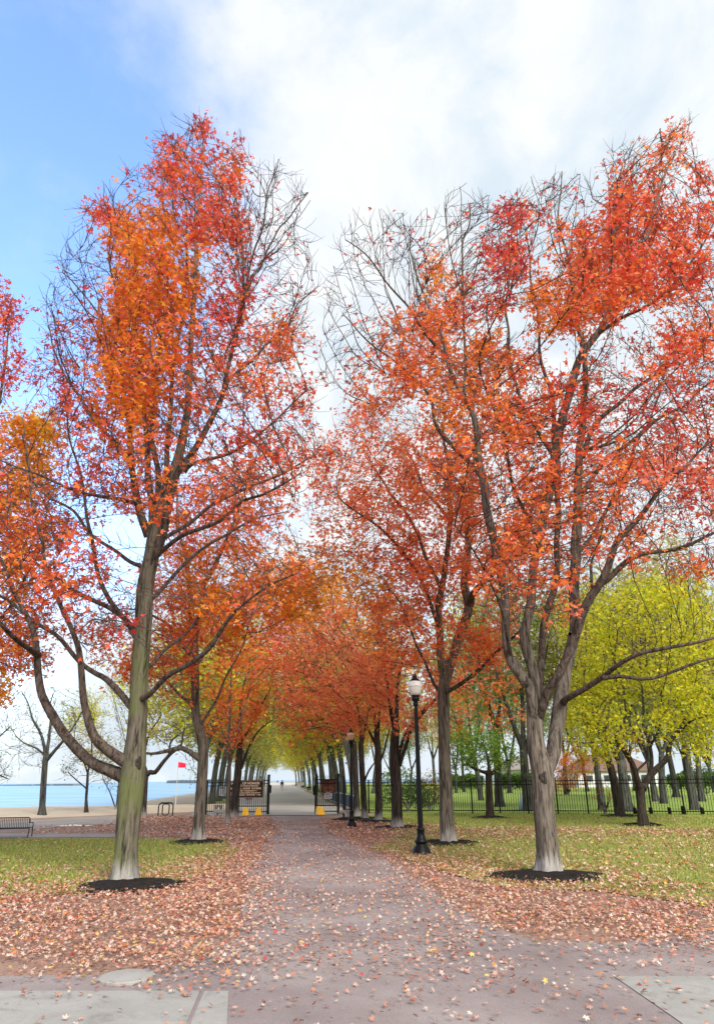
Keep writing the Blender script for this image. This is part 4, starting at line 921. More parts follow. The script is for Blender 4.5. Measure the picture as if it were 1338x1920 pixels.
# --- maple mostly out of frame at the left edge
t = traced_tree('maple_tree', (-95, 1610), [(-95, 1610, 34), (-92, 1500, 30), (-90, 1380, 28), (-85, 1250, 24)],
 [([(-86, 1260, 20), (-70, 1100, 14), (-40, 950, 9), (-10, 800, 6), (10, 680, 4), (20, 590, 2)], -.6), ([(-88, 1270, 16), (-110, 1100, 11), (-120, 900, 7), (-110, 750, 3)], .8), ([(-88, 1300, 12), (-40, 1220, 9), (20, 1130, 6), (70, 1040, 4), (90, 960, 2)], -1.4), ([(-75, 1120, 9), (-20, 1000, 7), (40, 900, 5), (80, 830, 3)], 1.0)],
 [(40, 1240, 56, 36, 1.2, 'O'), (0, 1290, 40, 26, .9, 'OY'), (20, 600, 30, 40, .7, 'C'), (20, 690, 40, 50, .3, 'C'), (55, 820, 66, 46, 1.1, 'OY'), (40, 900, 80, 60, .9, 'OY'), (60, 990, 80, 60, .7, 'O'), (40, 1075, 60, 56, .8, 'OY'), (30, 1170, 60, 50, .7, 'O'), (15, 1240, 46, 40, .7, 'O'), (90, 805, 34, 20, .8, 'Y'), (-60, 900, 90, 160, .9, 'RO'), (-110, 1100, 90, 120, .8, 'O'), (-60, 700, 70, 100, .4, 'R'), (-10, 560, 30, 30, .5, 'C')],
 31, M['bark_grey'], M['twig'], 3.6, 220, -40, 2400, kill=.38, step=.25, lper=4.5, lspread=.15, lsize=(.07, .12), tip=.006, limb=M['limb'])
tag(t, 'orange and golden maple cut off by the left edge of the view', 'tree')
# --- yellow green tree inside the right lawn
t = traced_tree('yellow_tree', (1205, 1549), [(1205, 1549, 22), (1202, 1520, 17), (1200, 1490, 16), (1199, 1475, 18)],
 [([(1199, 1480, 12), (1193, 1462, 11), (1182, 1430, 10), (1166, 1408, 8), (1139, 1392, 5), (1100, 1360, 3)], -1.0), ([(1182, 1428, 8), (1164, 1395, 7), (1155, 1378, 6), (1170, 1345, 5), (1165, 1290, 2.5)], -.2),
  ([(1203, 1478, 13), (1210, 1465, 12), (1228, 1443, 11), (1250, 1419, 9), (1263, 1381, 7), (1290, 1330, 4), (1310, 1280, 2)], .5), ([(1212, 1462, 8), (1219, 1440, 7), (1219, 1410, 6), (1213, 1385, 5), (1204, 1365, 5), (1207, 1320, 4), (1200, 1250, 2)], .9),
  ([(1263, 1381, 5), (1300, 1350, 4), (1345, 1330, 2.5)], -1.0), ([(1218, 1400, 5), (1235, 1360, 4), (1240, 1300, 2.5)], -.8), ([(1190, 1450, 5), (1210, 1415, 4), (1180, 1360, 2.5)], 1.4)],
 [(1200, 1160, 90, 50, 1.1, 'YG'), (1110, 1190, 60, 60, 1.0, 'YG'), (1290, 1180, 70, 60, 1.1, 'YG'), (1140, 1270, 80, 50, 1.0, 'YG'), (1240, 1260, 80, 50, .55, 'YG'), (1330, 1270, 60, 60, 1.0, 'YG'), (1110, 1340, 60, 44, .9, 'YG'), (1190, 1340, 70, 40, .35, 'YG'), (1280, 1340, 60, 46, .9, 'YG'), (1350, 1370, 50, 46, 1.0, 'YG'),
  (1120, 1400, 40, 30, .7, 'YG'), (1310, 1410, 40, 26, .9, 'YG'), (1180, 1395, 30, 20, .3, 'Y'), (1390, 1250, 50, 80, .9, 'YG'), (1240, 1395, 30, 20, .3, 'YG'), (1230, 1110, 80, 30, .8, 'YG')], 41, M['bark_black'], M['twig'], 4.0, 200, 1225, 2200, kill=.45, step=.3, lper=6.5, lspread=.2, lsize=(.07, .12), tip=.007)
tag(t, 'yellow green tree with black vase shaped limbs on the right lawn', 'tree')
t = traced_tree('yellow_tree', (1163, 1531), [(1163, 1531, 19), (1156, 1490, 17), (1147, 1450, 14), (1136, 1410, 11), (1128, 1385, 9)],
 [([(1128, 1390, 7), (1110, 1340, 5), (1095, 1270, 2.5)], .4), ([(1132, 1400, 6), (1140, 1340, 5), (1150, 1260, 2.5)], .8), ([(1140, 1430, 6), (1105, 1400, 4), (1070, 1380, 2)], -.4)],
 [(1090, 1290, 50, 60, 1.0, 'YG'), (1150, 1230, 70, 60, .9, 'OG'), (1070, 1370, 40, 40, .9, 'YG'), (1110, 1420, 36, 24, .8, 'Y'), (1200, 1100, 100, 50, .8, 'OG'), (1100, 1140, 60, 50, .9, 'YG'), (1260, 1040, 70, 36, .7, 'OG')], 43, M['bark_black'], M['twig'], 3.6, 160, 1140, 900, kill=.5, step=.36, lper=4.5, lspread=.25, lsize=(.08, .12), tip=.009)
tag(t, 'leaning black trunk tree behind the vase shaped yellow tree', 'tree')
t = traced_tree('small_tree', (918, 1534), [(918, 1534, 15), (917, 1500, 13), (916, 1460, 13), (917, 1445, 13)],
 [([(916, 1450, 8), (905, 1447, 6), (890, 1442, 5), (872, 1430, 3)], -.6), ([(918, 1450, 8), (927, 1447, 6), (939, 1434, 5), (955, 1425, 2.5)], -.4), ([(917, 1450, 7), (915, 1420, 5), (905, 1390, 2.5)], .5)],
 [(900, 1410, 40, 26, 1.0, 'G'), (940, 1425, 30, 20, .9, 'G'), (870, 1430, 26, 26, 1.0, 'G'), (880, 1385, 40, 22, .9, 'G'), (925, 1390, 30, 26, .8, 'G')], 47, M['bark_black'], M['twig'], 1.8, 80, 910, 300, minz=1.5, clumpk=.4, kill=.4, step=.25, lper=9, lspread=.18, lsize=(.07, .12), tip=.007)
tag(t, 'small dark tree with flat green foliage in front of the fence', 'tree')

# ================================================================== shore trees
def shore(name, bpx, tr_, lb_, bl_, sd_, lab, bark, natt=300, D=2.2, Wd=80, **kw):
    k = dict(minz=.7, clumpk=1.0, kill=.5, step=.3, lper=4.5, lspread=.2, lsize=(.06, .1), tip=.009, sprig=.5, sprig_len=.7); k.update(kw)
    t = traced_tree(name, bpx, tr_, lb_, bl_, sd_, bark, M['twig'], D, Wd, bpx[0], natt, **k); tag(t, lab, 'tree')
shore('bare_tree', (80, 1531), [(80, 1531, 15), (80, 1510, 11), (82, 1470, 11), (85, 1430, 10), (87, 1418, 11)],
 [([(86, 1422, 7), (82, 1395, 6), (70, 1365, 5), (55, 1330, 3), (40, 1300, 1.5)], -.4), ([(87, 1422, 7), (92, 1385, 6), (95, 1345, 4), (100, 1300, 2)], .5), ([(88, 1424, 7), (102, 1410, 6), (118, 1390, 5), (140, 1360, 3), (160, 1320, 2)], -.6), ([(84, 1415, 4), (60, 1400, 3), (30, 1380, 2)], .5)],
 [(70, 1340, 50, 50, .12, 'OG'), (40, 1380, 40, 46, .12, 'OG'), (110, 1330, 46, 50, .03, 'OG'), (130, 1380, 40, 30, .0, 'OG'), (60, 1420, 40, 30, 0, 'OG')], 51, 'bare grey tree on the sand edge, left of the mossy maple', M['bark_park'], 420)
shore('shore_tree', (163, 1527), [(163, 1527, 9), (162, 1500, 5), (164, 1470, 5), (165, 1445, 4)],
 [([(165, 1450, 3.5), (155, 1420, 3), (140, 1390, 1.5)], .3), ([(165, 1450, 3.5), (172, 1400, 3), (178, 1340, 1.5)], -.3), ([(164, 1480, 3), (150, 1465, 2.5), (130, 1450, 1.5)], .2)],
 [(160, 1340, 44, 46, 2.0, 'YG'), (170, 1400, 46, 44, 1.6, 'OG'), (150, 1440, 36, 30, .6, 'DG'), (195, 1440, 30, 36, .6, 'GG'), (130, 1450, 24, 20, .5, 'DG')], 53, 'slim leafy tree by the sand between bare tree and mossy trunk', M['bark_black'], 300)
shore('shrub', (217, 1523), [(217, 1534, 4), (217, 1520, 4), (218, 1512, 4)],
 [([(217, 1516, 3), (208, 1490, 2.5), (195, 1460, 1.5)], .2), ([(218, 1516, 3), (222, 1480, 2.5), (224, 1440, 1.5)], -.2)],
 [(205, 1450, 26, 40, .8, 'DG'), (222, 1440, 24, 50, .7, 'GG'), (195, 1420, 24, 26, .6, 'OG')], 55, 'tall thin shrub just left of the mossy maple trunk', M['bark_dark'], 160, 1.2, 40)
shore('shore_tree', (269, 1533), [(269, 1533, 12), (270, 1500, 12), (272, 1465, 11), (275, 1448, 11)],
 [([(275, 1452, 9), (283, 1447, 8), (292, 1447, 8), (305, 1430, 7), (320, 1412, 6), (340, 1395, 4), (350, 1365, 2)], -.3), ([(275, 1452, 8), (268, 1420, 6), (280, 1380, 4), (300, 1340, 2)], .7), ([(318, 1413, 5), (320, 1390, 4), (345, 1370, 2)], .5), ([(273, 1455, 6), (255, 1430, 4), (235, 1390, 2)], .5)],
 [(310, 1370, 50, 40, .12, 'GG'), (260, 1360, 50, 50, .7, 'OG'), (340, 1385, 40, 30, .12, 'GG'), (240, 1300, 46, 50, .9, 'YG'), (300, 1320, 46, 40, .15, 'GG'), (365, 1440, 14, 26, .5, 'GG'), (350, 1420, 14, 14, .6, 'Y')], 57, 'crooked dark tree hidden behind the mossy maple trunk', M['bark_dark'], 420)
shore('bare_tree', (-40, 1530), [(-40, 1530, 14), (-40, 1490, 12), (-38, 1440, 11)], [([(-38, 1450, 7), (-20, 1410, 5), (0, 1380, 3), (20, 1360, 1.5)], .2), ([(-38, 1450, 7), (-60, 1400, 5), (-80, 1340, 2)], .4), ([(-37, 1445, 6), (-15, 1450, 4), (15, 1460, 2)], -.4)],
 [(0, 1440, 30, 40, .25, 'DG'), (-30, 1380, 50, 50, .1, 'GG'), (-60, 1320, 50, 50, .05, 'GG')], 59, 'shore tree whose twigs reach in at the left edge above the bench', M['bark_dark'], 240)

# ================================================================== avenue and park trees
def place(proto, name, loc, rz, s, label, group, cat='tree'):
    o = copy_tree(proto); o.name = name; o.location = loc; o.rotation_euler = (0, 0, rz); o.scale = (s, s, s); tag(o, label, cat, group); return o
gk = dict(lper=5, lspread=.45, lsize=(.16, .26), sprig=.4, sprig_len=1.0, tmpl=T3)
protoA = [generic_tree('avenue_tree', 15, .25, 4.6, 3.4, 4, (0, 0, 8.9, 6.2, 6.2, 5.2), k, sd_, M['bark_avenue'], M['twig'], 420, d_, ln_, k2, **gk)
          for k, k2, sd_, d_, ln_ in (('OG', 'OY', 61, .95, (-.7, 0)), ('YG', 'OG', 62, .95, (-.4, .3)), ('GG', 'OG', 63, .8, (.5, 0)))]
for p in protoA: p.hide_render = False
SR = [51, 58.5, 67, 76, 86, 97, 109, 123, 139, 156, 175, 196, 220, 248]
ORD = 'first second third fourth fifth sixth seventh eighth ninth tenth eleventh twelfth thirteenth last'.split()
used = [False]*3
def put(i, *a):
    if not used[i]:
        used[i] = True; o = protoA[i]; nm, loc, rz, s, lab, grp = a
        o.location = loc; o.rotation_euler = (0, 0, rz); o.scale = (s, s, s); return tag(o, lab, 'tree', grp)
    return place(protoA[i], *a)
for k, s_ in enumerate(SR):
    put(k % 2, 'avenue_tree', avenue(s_, 5.0 + random.uniform(-.3, .3)), random.uniform(-.5, .5) + (0 if k % 3 else .3), random.uniform(.92, 1.08), f'grey trunk yellow green tree, {ORD[k]} beyond the gate on the right of the avenue', 'trees along the right of the avenue')
    put(2 if k % 3 else 1, 'avenue_tree', avenue(s_ + 2, -5.3 + random.uniform(-.3, .3)), random.uniform(-.5, .5) + math.pi*(k % 3 == 0), random.uniform(.92, 1.08), f'grey trunk tree with thin grey green leaves, {ORD[k]} beyond the gate on the lake side', 'trees along the lake side of the avenue')
PK = [(855, 1487, .5), (869, 1485, .6), (901, 1501, .8), (936, 1513, .9), (955, 1487, 1.0), (990, 1520, 1.2), (1061, 1490, .8), (1129, 1519, .7), (1175, 1520, 1.5), (1228, 1503, .9), (1244, 1507, 1.0), (1268, 1495, 1.1), (1301, 1519, .95), (1315, 1503, .8),
      (700, 1488, .9), (770, 1484, .8), (815, 1482, .9), (1000, 1482, .9), (1100, 1484, 1.0), (1150, 1486, .9), (1190, 1483, .9), (1290, 1482, 1.0), (1340, 1486, 1.1), (665, 1480, .9), (735, 1478, .9), (1380, 1500, 1.0)]
protoP = [generic_tree('park_tree', 13.5, .33, f_, sp, nf, (0, 0, 8.9, 5.4, 5.4, 4.2), k, sd_, M['bark_park'], M['twig'], 330, d_, ln_, k2, **gk)
          for k, k2, sd_, d_, f_, sp, nf, ln_ in (('GG', 'OG', 71, .8, 2.6, 3.6, 4, (.3, 0)), ('OG', 'YG', 72, 1.0, 4.2, 3.0, 3, (-.2, .1)), ('GG', 'G', 73, .9, 3.2, 3.6, 3, (-.5, .2)))]
LM = ['behind the slim grey maple, pale and narrow', 'right of the slim grey maple, dark and narrow', 'just left of the small dark tree', 'just right of the small dark tree, straight', 'with a leaning fork left of the big forked maple', 'thick, touching the big forked maple on its left',
      'under the orange bush', 'between orange bush and leaning black trunk', 'thick, right behind the leaning black trunk', 'right of the vase shaped tree, slender', 'right of the vase shaped tree, forked low', 'with spreading fork, two right of the vase shaped tree', 'close to the fence near the right edge', 'narrow near the right edge of the view',
      'far behind the dark maple row', 'far back behind the white lamp', 'far back left of the slim grey maple', 'far back behind the big forked maple', 'far back under the yellow leaves', 'far back in front of the brown roof', 'far back beside the vase shaped tree', 'far back toward the right edge', 'cut by the right edge of the view',
      'far back beside the amber lamp', 'far back between the row trunks', 'past the right edge of the view']
for k, (u, v, th) in enumerate(PK):
    g_ = ground(u, v); i = (k*2 + k//3) % 3
    if k < 3: o = protoP[k]; o.location = g_
    else: o = copy_tree(protoP[i]); o.location = g_
    o.rotation_euler = (0, 0, random.uniform(0, 6.28)); s = random.uniform(.9, 1.1); w = .30 + .40*th
    o.scale = (s*w, s*w, s); tag(o, f'grey park tree beyond the fence, {LM[k]}', 'tree', 'park trees beyond the fence')
# orange bush tree, bushes and hedges beyond the fence
def bush(name, px, half, h, key, lab, sd_, n=160, cat='bush', d=1.0, key2=None):
    rng_ = np.random.default_rng(sd_); b = ground(*px)
    P, R = smooth_line([np.array((0, 0, -.05)), np.array((0, 0, h*.2)), np.array((0, 0, h*.45))], [.06, .05, .03], .2)
    lim = []
    for k in range(4):
        a = k*1.6 + sd_; P2, R2 = smooth_line([np.array((0, 0, .1)), np.array((math.cos(a)*half*.3, math.sin(a)*half*.3, h*.3)), np.array((math.cos(a)*half*.7, math.sin(a)*half*.7, h*.6))], [.04, .03, .015], .2); lim.append((P2, R2, 5, False))
    q = rng_.normal(size=(n, 3)); q /= np.linalg.norm(q, axis=1)[:, None]; q *= (rng_.random(n)**.4)[:, None]
    A = q*np.array((half, half, h*.5)) + np.array((0, 0, h*.52))
    def lf(P_, rg): return np.full(len(P_), d), [key2 if key2 and rg.random() < .4 else key for _ in range(len(P_))]
    t = grow(name, (0, 0, 0), [(P, R, 6, False)], lim, A, lf, sd_, M['bark_dark'], M['twig'], step=.22, kill=.35, tip=.007, lper=4, lspread=.2, lsize=(.07, .13), sprig_len=.35)
    t.location = b; tag(t, lab, cat); return t
bush('bush', (765, 1522), 1.1, 1.55, 'DG', 'dark leafy bush behind the fence, left of the white lamp', 81)
bush('bush', (805, 1521), 1.0, 1.35, 'DG', 'dark leafy bush behind the fence, right of the white lamp', 82)
bush('bush', (815, 1505), 1.2, 1.9, 'OY', 'orange yellow bush behind the fence beside the slim grey maple', 83, key2='G')
bush('bush', (745, 1515), 1.2, 2.4, 'G', 'green bush behind the broad dark maple of the row', 84, key2='DG')
bush('small_tree', (1066, 1492), 2.2, 5.0, 'O', 'small orange leaved tree beyond the fence, right of the big forked maple', 85, 260, 'tree', key2='OY')
bush('bush', (1325, 1492), 1.6, 2.6, 'DG', 'blackish evergreen bush near the right edge beyond the fence', 86)
bush('bush', (1135, 1527), .5, 1.2, 'O', 'low half bare bush with few orange leaves close to the fence', 87, 60, d=.25)
def hedge(pa, pb, h, lab, sd_):
    a = ground(*pa); b = ground(*pb); rg = np.random.default_rng(sd_); n = 9000
    t_ = rg.random(n); d = (b-a).normalized(); nrm = Vector((-d.y, d.x, 0))
    P = np.array(a)[None]*(1-t_)[:, None] + np.array(b)[None]*t_[:, None] + np.array(nrm)[None]*rg.normal(0, .5, n)[:, None]
    hh = np.array([h*(.85 + .35*mnoise.noise(Vector((x*.5, y*.5, 0)))) for x, y, _ in P]); P[:, 2] = hh*np.sqrt(rg.random(n))
    P = P - np.array(a)
    r = empty('hedge', a); leaves_mesh('foliage', P, rg.uniform(.12, .22, n), pick_cols(['G' if x < .5 else 'DG' for x in rg.random(n)], rg), rg, M['leaf'], r)
    mb = MB()
    for k in range(14):
        p = (b-a)*((k+.5)/14); mb.tube([p, p + Vector((.1, 0, h*.7))], [.04, .02], 5)
    mb.build('stem', M['bark_dark'], r); tag(r, lab, 'hedge')
hedge((840, 1481), (905, 1480), 2.4, 'clipped green hedge far beyond the fence, behind the slim trunks', 91)
hedge((940, 1480), (1010, 1480), 2.6, 'clipped green hedge far beyond the fence, left of the forked maple', 92)
hedge((1255, 1480), (1345, 1479), 2.3, 'clipped green hedge far beyond the fence, near the right edge', 93)

# ================================================================== far buildings, breakwaters, parapet
def building(pa, pb, hw, hr, depth, roofm, lab):
    a = ground(*pa); b = ground(*pb); d = (b-a); ln = d.length; rz = math.atan2(d.y, d.x)
    r = empty('pavilion', (a+b)/2, rz)
    MB().box((0, depth/2, hw/2), (ln, depth, hw)).build('wall', M['wall'], r)
    e = .6; mb = MB(); mb.v = [Vector(p) for p in ((-ln/2-e, -e, hw+.003), (ln/2+e, -e, hw+.003), (ln/2+e, depth+e, hw+.003), (-ln/2-e, depth+e, hw+.003), (-ln/2+depth*.4, depth/2, hw+hr), (ln/2-depth*.4, depth/2, hw+hr))]
    mb.f = [(0, 1, 5, 4), (1, 2, 5), (2, 3, 4, 5), (3, 0, 4), (0, 3, 2, 1)]; mb.build('roof', roofm, r)
    for k in range(int(ln/3.2)):
        x = -ln/2 + 1.8 + k*3.2
        w = MB().box((x, -.03, hw*.55), (1.5, .08, hw*.45)).build('window', M['pole'], r)
        MB().box((x, -.076, hw*.55), (1.3, .02, hw*.38)).build('pane', M['glass'], w)
    tag(r, lab, 'building')
building((1085, 1476.5), (1238, 1474.5), 2.5, 2.7, 9, M['roof'], 'low pale building with brown hipped roof far beyond the yellow trees')
building((925, 1476), (985, 1476), 3.0, 2.6, 8, M['roof_grey'], 'low pale building with grey brown roof seen left of the forked maple')
def breakwater(ua, ub, v, h, lab, sd_):
    a = ground(ua, v, -.3); b = ground(ub, v, -.3); mb = MB(); n = 60
    rz = math.atan2((b-a).y, (b-a).x)
    for k in range(n):
        p = a.lerp(b, (k+.5)/n); hh = h*(.75 + .4*random.random()); mb.box((p.x, p.y, hh/2-.8), ((b-a).length/n*1.02, 5+random.random()*2, hh+.8), rz + random.uniform(-.03, .03), .75)
    o = mb.build('breakwater', M['rock']); tag(o, lab, 'breakwater')
    return a, b
breakwater(316, 420, 1468.6, 3.2, 'dark stone breakwater low on the lake beside the red flag', 1)
breakwater(-260, 148, 1473.2, 1.4, 'thin dark breakwater line across the lake at the left edge', 2)
pw = empty('parapet_wall', avenue(HZ-6, -.4), math.atan2(En.y, En.x))
MB().box((-4.5, 0, .45), (8, .5, .9)).box((5.2, 0, .45), (8, .5, .9)).build('wall', M['stone'], pw)
MB().box((-4.5, 0, .955), (8.2, .62, .1)).box((5.2, 0, .955), (8.2, .62, .1)).build('coping', M['concrete'], pw)
tag(pw, 'low pale parapet wall at the lake end of the avenue', 'wall')

# ================================================================== fence, gates, signs
def picket_run(root, a, b, h, post_gap, tall=None, gate=False):
    """world points a,b relative to root; posts, rails and pickets"""
    d = (b-a); ln = d.length; d.normalize(); rz = math.atan2(d.y, d.x)
    tall = tall or h
    n = max(1, round(ln/post_gap))
    rails = MB()
    for z, hh in ((.16, .045), (h-.28, .04), (h-.12, .04)): rails.box(a + d*ln/2 + Vector((0, 0, z)), (ln, .035, hh), rz)
    rails.build('rail', M['black'], root)
    for k in range(n+1):
        p = a + d*(ln*k/n); mb = MB(); mb.box(p + Vector((0, 0, tall/2)), (.07, .07, tall), rz); mb.box(p + Vector((0, 0, tall+.012)), (.085, .085, .024), rz); mb.build('post', M['black'], root)
    for k in range(n):
        mb = MB(); q0 = ln*k/n; q1 = ln*(k+1)/n; m_ = max(2, round((q1-q0)/.118))
        for j in range(1, m_):
            p = a + d*(q0 + (q1-q0)*j/m_)
            mb.box(p + Vector((0, 0, .06 + (h-.06)/2)), (.02, .019, h-.06), rz)
            mb.box(p + Vector((0, 0, h+.03)), (.02, .019, .06), rz, .15)
        mb.build('picket_panel', M['black'], root)
A_, B_ = ground(646, 1524.5), ground(1700, 1531)
fr = empty('iron_fence', A_); picket_run(fr, Vector(), B_-A_, 1.64, 1.42); tag(fr, 'long black iron picket fence across the right side of the park', 'fence')
A_, B_ = ground(386, 1527), ground(441, 1527)
fl = empty('iron_fence', A_); picket_run(fl, Vector(), B_-A_, 1.72, 1.9); tag(fl, 'short black iron fence left of the open gate, behind the trunks', 'fence')
def gate_leaf(ua, ub, v, lab):
    a = ground(ua, v); b = ground(ub, v); r = empty('iron_gate', a); d = b-a; ln = d.length; h = 1.78
    rz = math.atan2(d.y, d.x); dn = d.normalized()
    for q, hh in ((0, 1.95), (1, 1.95)):
        p = d*q; MB().box(p + Vector((0, 0, hh/2)), (.11, .11, hh), rz).box(p + Vector((0, 0, hh+.02)), (.13, .13, .04), rz).build('post', M['black'], r)
    fm = MB()
    for z in (.14, .42, h-.25, h-.08): fm.box(d/2 + Vector((0, 0, z)), (ln-.12, .04, .05), rz)
    fm.build('gate_frame', M['black'], r)
    mb = MB(); m_ = round(ln/.115)
    for j in range(1, m_): mb.box(d*(j/m_) + Vector((0, 0, .11 + h/2)), (.022, .021, h-.02), rz).box(d*(j/m_) + Vector((0, 0, h+.13)), (.022, .021, .06), rz, .15)
    mb.build('picket_panel', M['black'], r)
    tag(r, lab, 'gate'); return a, b, rz
gl_a, gl_b, gl_rz = gate_leaf(445, 502, 1527.5, 'black iron gate leaf carrying the large memorial board, left of the avenue')
gr_a, gr_b, gr_rz = gate_leaf(592, 634, 1526.5, 'black iron gate leaf carrying the small dark rules board, right of the avenue')
# latch knobs and a black post between gate and fence
o = MB().box((0, 0, .92), (.09, .09, 1.84)).box((0, 0, 1.86), (.11, .11, .04)).build('fence_post', M['black']); o.location = ground(644, 1525); tag(o, 'square black post between the right gate leaf and the long fence', 'post')
def text_mesh(name, s, size, mat, parent, loc, width=None, bold=.0):
    cu = bpy.data.curves.new(name, 'FONT'); cu.body = s; cu.size = size; cu.align_x = 'CENTER'; cu.align_y = 'CENTER'; cu.extrude = .004; cu.offset = bold
    tmp = bpy.data.objects.new(name, cu); COL.objects.link(tmp)
    dg = bpy.context.evaluated_depsgraph_get(); me = bpy.data.meshes.new_from_object(tmp.evaluated_get(dg))
    bpy.data.objects.remove(tmp); me.materials.clear(); me.materials.append(mat); me.name = name
    xs = [v.co.x for v in me.vertices]; w = max(xs)-min(xs); k = (width/w if width else 1)
    for v in me.vertices: v.co = Vector((v.co.x*k, -v.co.z, v.co.y))
    o = bpy.data.objects.new(name, me); COL.objects.link(o); o.parent = parent; o.location = loc; return o
def board(name, w, h, face, edge, r):
    MB().box((0, 0, 0), (w, .03, h)).build('panel', face, r)
    fm = MB(); e = .028
    for c_, s_ in (((0, 0, h/2+e/2), (w+2*e, .05, e)), ((0, 0, -h/2-e/2), (w+2*e, .05, e)), ((w/2+e/2, 0, 0), (e, .05, h)), ((-w/2-e/2, 0, 0), (e, .05, h))): fm.box(c_, s_)
    fm.build('frame', edge, r)
Yg = gl_a.y
def on_gate(u, v, Y): p = at(u, v, Y-.10); return p
pa, pb = on_gate(424, 1480, Yg), on_gate(496, 1480, Yg)
bw = (pb-pa).length; bh = (on_gate(460, 1465, Yg)-on_gate(460, 1495.5, Yg)).length
r = empty('memorial_board', (pa+pb)/2, gl_rz); board('board', bw, bh, M['board'], M['board_edge'], r)
lines = [('MEDAL OF HONOR', .36, .80, .19, .006), ('RECIPIENT POSTHUMOUS', .205, .72, .11, .003), ('MILTON L. OLIVE  III PARK', .05, .90, .16, .004), ('U.S. ARMY COMPANY B', -.10, .66, .10, .003), ('2ND BATTALION 503RD INFANTRY', -.225, .86, .10, .003), ('173RD BRIGADE  VIETNAM  1965', -.345, .86, .10, .003)]
for s_, z, wf, sz, bd in lines: text_mesh('lettering', s_, sz*bh, M['cream'], r, (0, -.021, z*bh), bw*wf, bd)
tag(r, 'large dark brown memorial board with cream lettering on the left gate', 'sign')
def notice(u, v, w, h, Y, head, lab, rz):
    r = empty('notice', on_gate(u, v, Y), rz)
    MB().box((0, 0, 0), (w, .012, h)).build('panel', M['white'], r)
    if head:
        MB().box((0, -.009, h*.33), (w*.84, .006, h*.22)).build('header_band', M['red_text'], r)
        text_mesh('lettering', 'WARNING', h*.2, M['white'], r, (0, -.016, h*.33), w*.7)
        rows = (.10, -.02, -.2, -.32)
    else: rows = (.32, .2, .06, -.06, -.22, -.34)
    mb = MB()
    for i, z in enumerate(rows):
        x = -w*.38
        while x < w*.33:
            q = random.uniform(.08, .2)*w; mb.box((x+q/2, -.0085, z*h), (q, .004, h*.07)); x += q + w*.035
    mb.build('print', M['grey_text'], r); tag(r, lab, 'sign')
notice(466.5, 1502.5, .44, .36, Yg, True, 'white notice with red header below the large memorial board', gl_rz)
notice(615.5, 1490.5, .43, .36, gr_a.y, True, 'white notice with red header below the small rules board', gr_rz)
notice(417.5, 1482.5, .36, .52, fl.location.y, False, 'plain white printed notice on the short fence, left of the trunks', 0)
pc = on_gate(615.3, 1474, gr_a.y); r = empty('rules_board', pc, gr_rz); board('board', .80, .66, M['board'], M['board_edge'], r)
mb = MB()
for i in range(9):
    for side in (-1, 1):
        x = side*.035; span = .30*(1 - .05*abs(i-3)); q0 = 0.0
        while q0 < span:
            q = random.uniform(.04, .11); mb.box((x + side*(q0+q/2), -.0175, .27 - i*.067), (q, .004, .03)); q0 += q + .016
mb.build('lettering', M['orange_text'], r); tag(r, 'small dark board with rust red lettering on the right gate leaf', 'sign')
# yellow gate stops
def stop(u, v, w, rz, lab):
    o = MB().box((0, 0, .19), (w, w*.8, .38), rz, .58).build('gate_stop', M['yellow']); o.location = ground(u, v) + Vector((0, 0, .016))
    md = o.modifiers.new('bevel', 'BEVEL'); md.width = .02; md.segments = 2
    tag(o, lab, 'gate stop', 'yellow gate stops')
stop(460, 1529, .36, .1, 'yellow tapered block under the memorial board, next to the dark trunk')
stop(484.5, 1529.5, .36, 0, 'yellow tapered block under the memorial board, next to the gate post')
stop(602, 1528.5, .34, .15, 'yellow tapered block at the foot of the right gate leaf, in front')
stop(596.5, 1527, .28, .3, 'pale yellow tapered block at the right gate post, half hidden behind another')

# ================================================================== lamps
def lamp(u, v, H, gmat, lab, glr):
    b = ground(u, v); r = empty('street_lamp', b); q = H/4.35
    MB().lathe([(.235*q, -.02), (.235*q, .07), (.222*q, .09), (.205*q, .14), (.15*q, .21), (.13*q, .25), (.155*q, .265), (.16*q, .31), (.12*q, .35), (.10*q, .43), (.088*q, .52), (.10*q, .535), (.10*q, .58), (.075*q, .60)], 24).build('base', M['black'], r, True)
    MB().lathe([(.068*q, .60), (.064*q, 1.4), (.052*q, H-1.05), (.046*q, H-.84*q)], 24, flute=.1).build('pole', M['black'], r)
    z = H-.84*q
    MB().lathe([(0.060*q, z), (0.073*q, z+.03), (0.060*q, z+.06), (0.065*q, z+.10), (0.103*q, z+.15), (0.112*q, z+.19), (0.086*q, z+.21), (0.116*q, z+.235), (0.116*q, z+.26)], 24).build('collar', M['black'], r, True)
    g0 = z+.26; gl = .37*q*glr
    gb = MB().lathe([(0.103*q, g0), (0.146*q, g0+gl*.2), (0.176*q, g0+gl*.48), (0.185*q, g0+gl*.60), (0.191*q, g0+gl*.62), (0.191*q, g0+gl*.66), (0.182*q, g0+gl*.68), (0.176*q, g0+gl*.84), (0.146*q, g0+gl*.96), (0.112*q, g0+gl)], 28).build('lamp_shade', gmat, r, True)
    z1 = g0+gl
    MB().lathe([(0.129*q, z1-.01), (0.129*q, z1+.02), (0.095*q, z1+.05), (0.052*q, z1+.075), (0.065*q, z1+.10), (0.047*q, z1+.14), (0.017*q, z1+.165), (0.010*q, z1+.2)], 20).build('cap', M['black'], r, True)
    tag(r, lab, 'lamp'); return r
lamp(790, 1603, 4.25, M['globe'], 'black lamp post with white acorn globe beside the path', 1.0)
lamp(659, 1552, 3.55, M['globe_amber'], 'smaller black lamp post with amber globe by the dark row of maples', .95)

